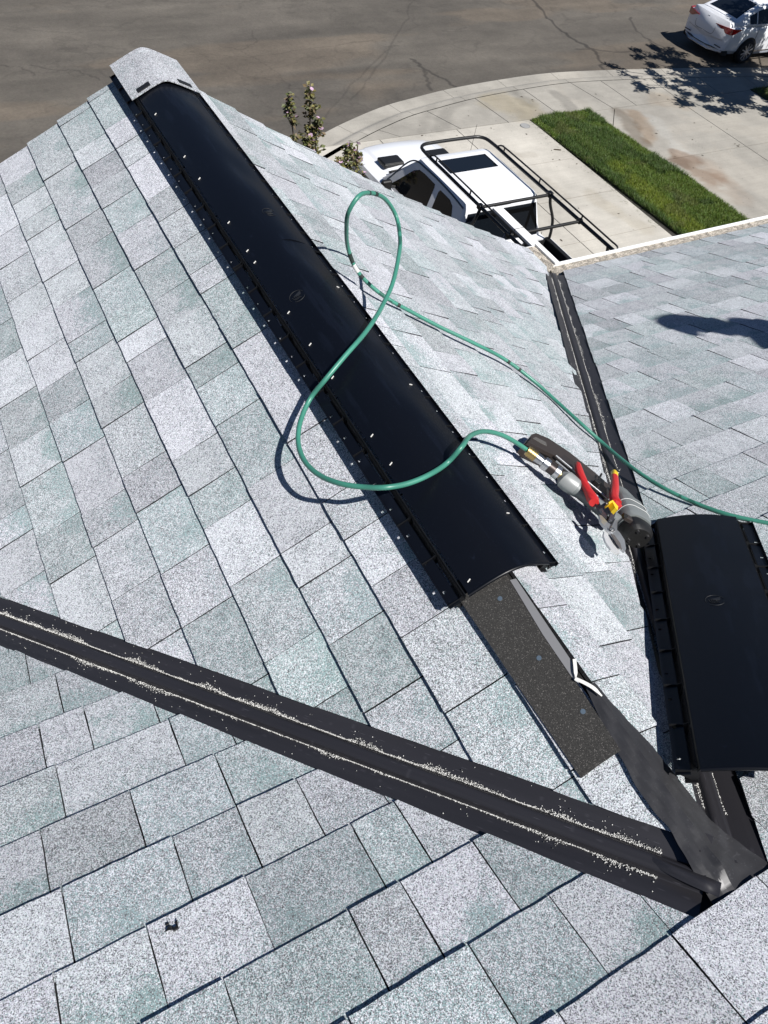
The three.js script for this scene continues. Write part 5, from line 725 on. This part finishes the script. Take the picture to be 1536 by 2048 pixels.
{ // black scrap on the near shingles
  const c = at(345, 1855, MR, 0.008); const t = thing('plastic_scrap', 'small black plastic scrap lying on the shingles at lower left', 'scrap'); const Y = MR.n, X = V(1, 0, 0), Z = X.clone().cross(Y);
  const m = basis(X, Y, Z, c).multiply(new THREE.Matrix4().makeScale(0.75, 0.75, 0.75)); mesh('flake', [sheet(5, 5, (u, v) => V(lerp(-0.012, 0.010, u) + 0.006 * v, 0.006 * Math.sin(u * 5 + v * 3), lerp(-0.009, 0.011, v) * (1 - 0.5 * u)), 0.0015).rotateY(0.8), rbox(0.012, 0.004, 0.009, 0.006, 0.004, 0.008, 0.001), rbox(0.008, 0.003, 0.006, -0.008, 0.002, -0.012, 0.001)].map(g => g.applyMatrix4(m)), M.black, t);
}
// ------------------------------------------------------------------ the worker whose shadow falls on the right roof (stands outside the frame)
{
  const base = V(2.58, PM * -0.20 + 0.008, -0.20); const t = thing('person', 'standing roofer in a cap outside the right edge, seen only by the shadow', 'person', base, 0.85);
  const J = []; const cap = (a, b, r1, r2, c) => J.push([a, b, r1, r2, c]); const sk = [0.42, 0.25, 0.17], sh = [0.05, 0.06, 0.09], tr = [0.04, 0.045, 0.06], bt = [0.06, 0.04, 0.025];
  // faces along -z (downhill), weight on both feet, left arm hanging, right forearm raised to the chest
  for (const s of [-1, 1]) { const dz = s < 0 ? 0.05 : -0.05, gy = PM * dz; cap([s * 0.09, 0.90, 0], [s * 0.10, 0.48 + gy, dz * 0.6 - 0.02], 0.088, 0.062, tr); cap([s * 0.10, 0.48 + gy, dz * 0.6 - 0.02], [s * 0.105, 0.10 + gy, dz], 0.06, 0.042, tr); cap([s * 0.105, 0.055 + gy, dz + 0.03], [s * 0.11, 0.04 + gy - 0.05, dz - 0.15], 0.042, 0.036, bt);
    cap([s * 0.155, 1.40, 0], [s * 0.20, 1.12, 0.02], 0.050, 0.042, sh); if (s < 0) { cap([s * 0.20, 1.12, 0.02], [s * 0.12, 1.02, -0.21], 0.040, 0.030, sk); cap([s * 0.12, 1.02, -0.21], [s * 0.09, 1.01, -0.28], 0.032, 0.026, sk); } else { cap([s * 0.20, 1.12, 0.02], [s * 0.19, 0.88, -0.04], 0.040, 0.030, sk); cap([s * 0.19, 0.86, -0.045], [s * 0.185, 0.79, -0.06], 0.030, 0.026, sk); } 
    for (let f = 0; f < 4; f++) { const o = s < 0 ? [s * 0.09 + (f - 1.5) * 0.016, 1.0 - f * 0.002, -0.29] : [s * 0.185, 0.775, -0.085 + f * 0.018]; const e = s < 0 ? [o[0], o[1] - 0.05, o[2] - 0.035] : [o[0] - 0.012, o[1] - 0.07 + Math.abs(f - 1.5) * 0.008, o[2] - 0.004]; cap(o, e, 0.0105, 0.008, sk); } const th = s < 0 ? [[s * 0.075, 1.02, -0.25], [s * 0.045, 1.0, -0.30]] : [[s * 0.175, 0.83, -0.08], [s * 0.155, 0.775, -0.105]]; cap(th[0], th[1], 0.012, 0.009, sk); }
  cap([-0.07, 0.96, 0], [0.07, 0.96, 0], 0.115, 0.115, tr); cap([0, 0.98, 0], [0, 1.22, 0], 0.135, 0.145, sh); cap([-0.10, 1.34, 0.01], [0.10, 1.34, 0.01], 0.105, 0.105, sh); cap([0, 1.42, 0.01], [0, 1.53, -0.01], 0.055, 0.052, sk); cap([0, 1.60, -0.015], [0, 1.66, 0.0], 0.078, 0.090, sk); cap([0, 1.575, -0.075], [0, 1.60, -0.07], 0.035, 0.04, sk); cap([0, 1.625, -0.105], [0, 1.605, -0.112], 0.011, 0.014, sk); for (const s of [-1, 1]) cap([s * 0.085, 1.64, 0.0], [s * 0.085, 1.60, 0.005], 0.018, 0.014, sk);
  const sd = (p, a, b, r1, r2) => { const ax = b[0] - a[0], ay = b[1] - a[1], az = b[2] - a[2], l = ax * ax + ay * ay + az * az, h = Math.min(1, Math.max(0, ((p[0] - a[0]) * ax + (p[1] - a[1]) * ay + (p[2] - a[2]) * az) / l)); return Math.hypot(p[0] - a[0] - ax * h, p[1] - a[1] - ay * h, p[2] - a[2] - az * h) - lerp(r1, r2, h); };
  const N = 112, mc = new MarchingCubes(N, new THREE.MeshBasicMaterial(), false, false, 200000), S = 0.92, cy = 0.87; mc.isolation = 0;
  for (let k = 0; k < N; k++) for (let j = 0; j < N; j++) for (let i = 0; i < N; i++) { const p = [((i - N / 2) / (N / 2)) * S, ((j - N / 2) / (N / 2)) * S + cy, ((k - N / 2) / (N / 2)) * S]; let d = 0.3; if (Math.abs(p[0]) < 0.36 && Math.abs(p[2]) < 0.42) { let s = 0; for (const c of J) { const q = sd(p, c[0], c[1], c[2], c[3]); if (q < 0.12) s += Math.exp(-q / 0.011); } d = s > 0 ? -0.011 * Math.log(s) : 0.1; } mc.field[k * N * N + j * N + i] = -d; }
  mc.update(); const cnt = mc.count, pos = [], col = []; const pa = mc.positionArray;
  for (let i = 0; i < cnt; i++) { const x = pa[i * 3] * S, y = pa[i * 3 + 1] * S + cy, z = pa[i * 3 + 2] * S; pos.push(x, y, z); let b = 9, c = sk; for (const q of J) { const d = sd([x, y, z], q[0], q[1], q[2], q[3]); if (d < b) { b = d; c = q[4]; } } col.push(c[0], c[1], c[2]); }
  const g = fromTris(pos, null, col); g.setAttribute('normal', new THREE.Float32BufferAttribute(Array.from(mc.normalArray.slice(0, cnt * 3)), 3));
  mesh('body', g, new THREE.MeshStandardMaterial({ vertexColors: true, roughness: 0.85, side: THREE.DoubleSide }), t);
  mesh('cap', [new THREE.SphereGeometry(0.104, 24, 12, 0, 6.2832, 0, 1.6).translate(0, 1.665, 0), sheet(10, 4, (u, v) => { const a = lerp(-1.1, 1.1, u), r = lerp(0.098, 0.175, v); return V(Math.sin(a) * r * 0.9, 1.665 - 0.015 * v - 0.02 * Math.abs(Math.sin(a)) * v, -Math.cos(a) * r); }, 0.004)], std([0.05, 0.05, 0.06], 0.9), t);
  mesh('eye', [-1, 1].map(s => new THREE.SphereGeometry(0.011, 10, 8).translate(s * 0.032, 1.635, -0.083)), std([0.5, 0.5, 0.5], 0.3), t);
}
renderer.render(scene, camera);
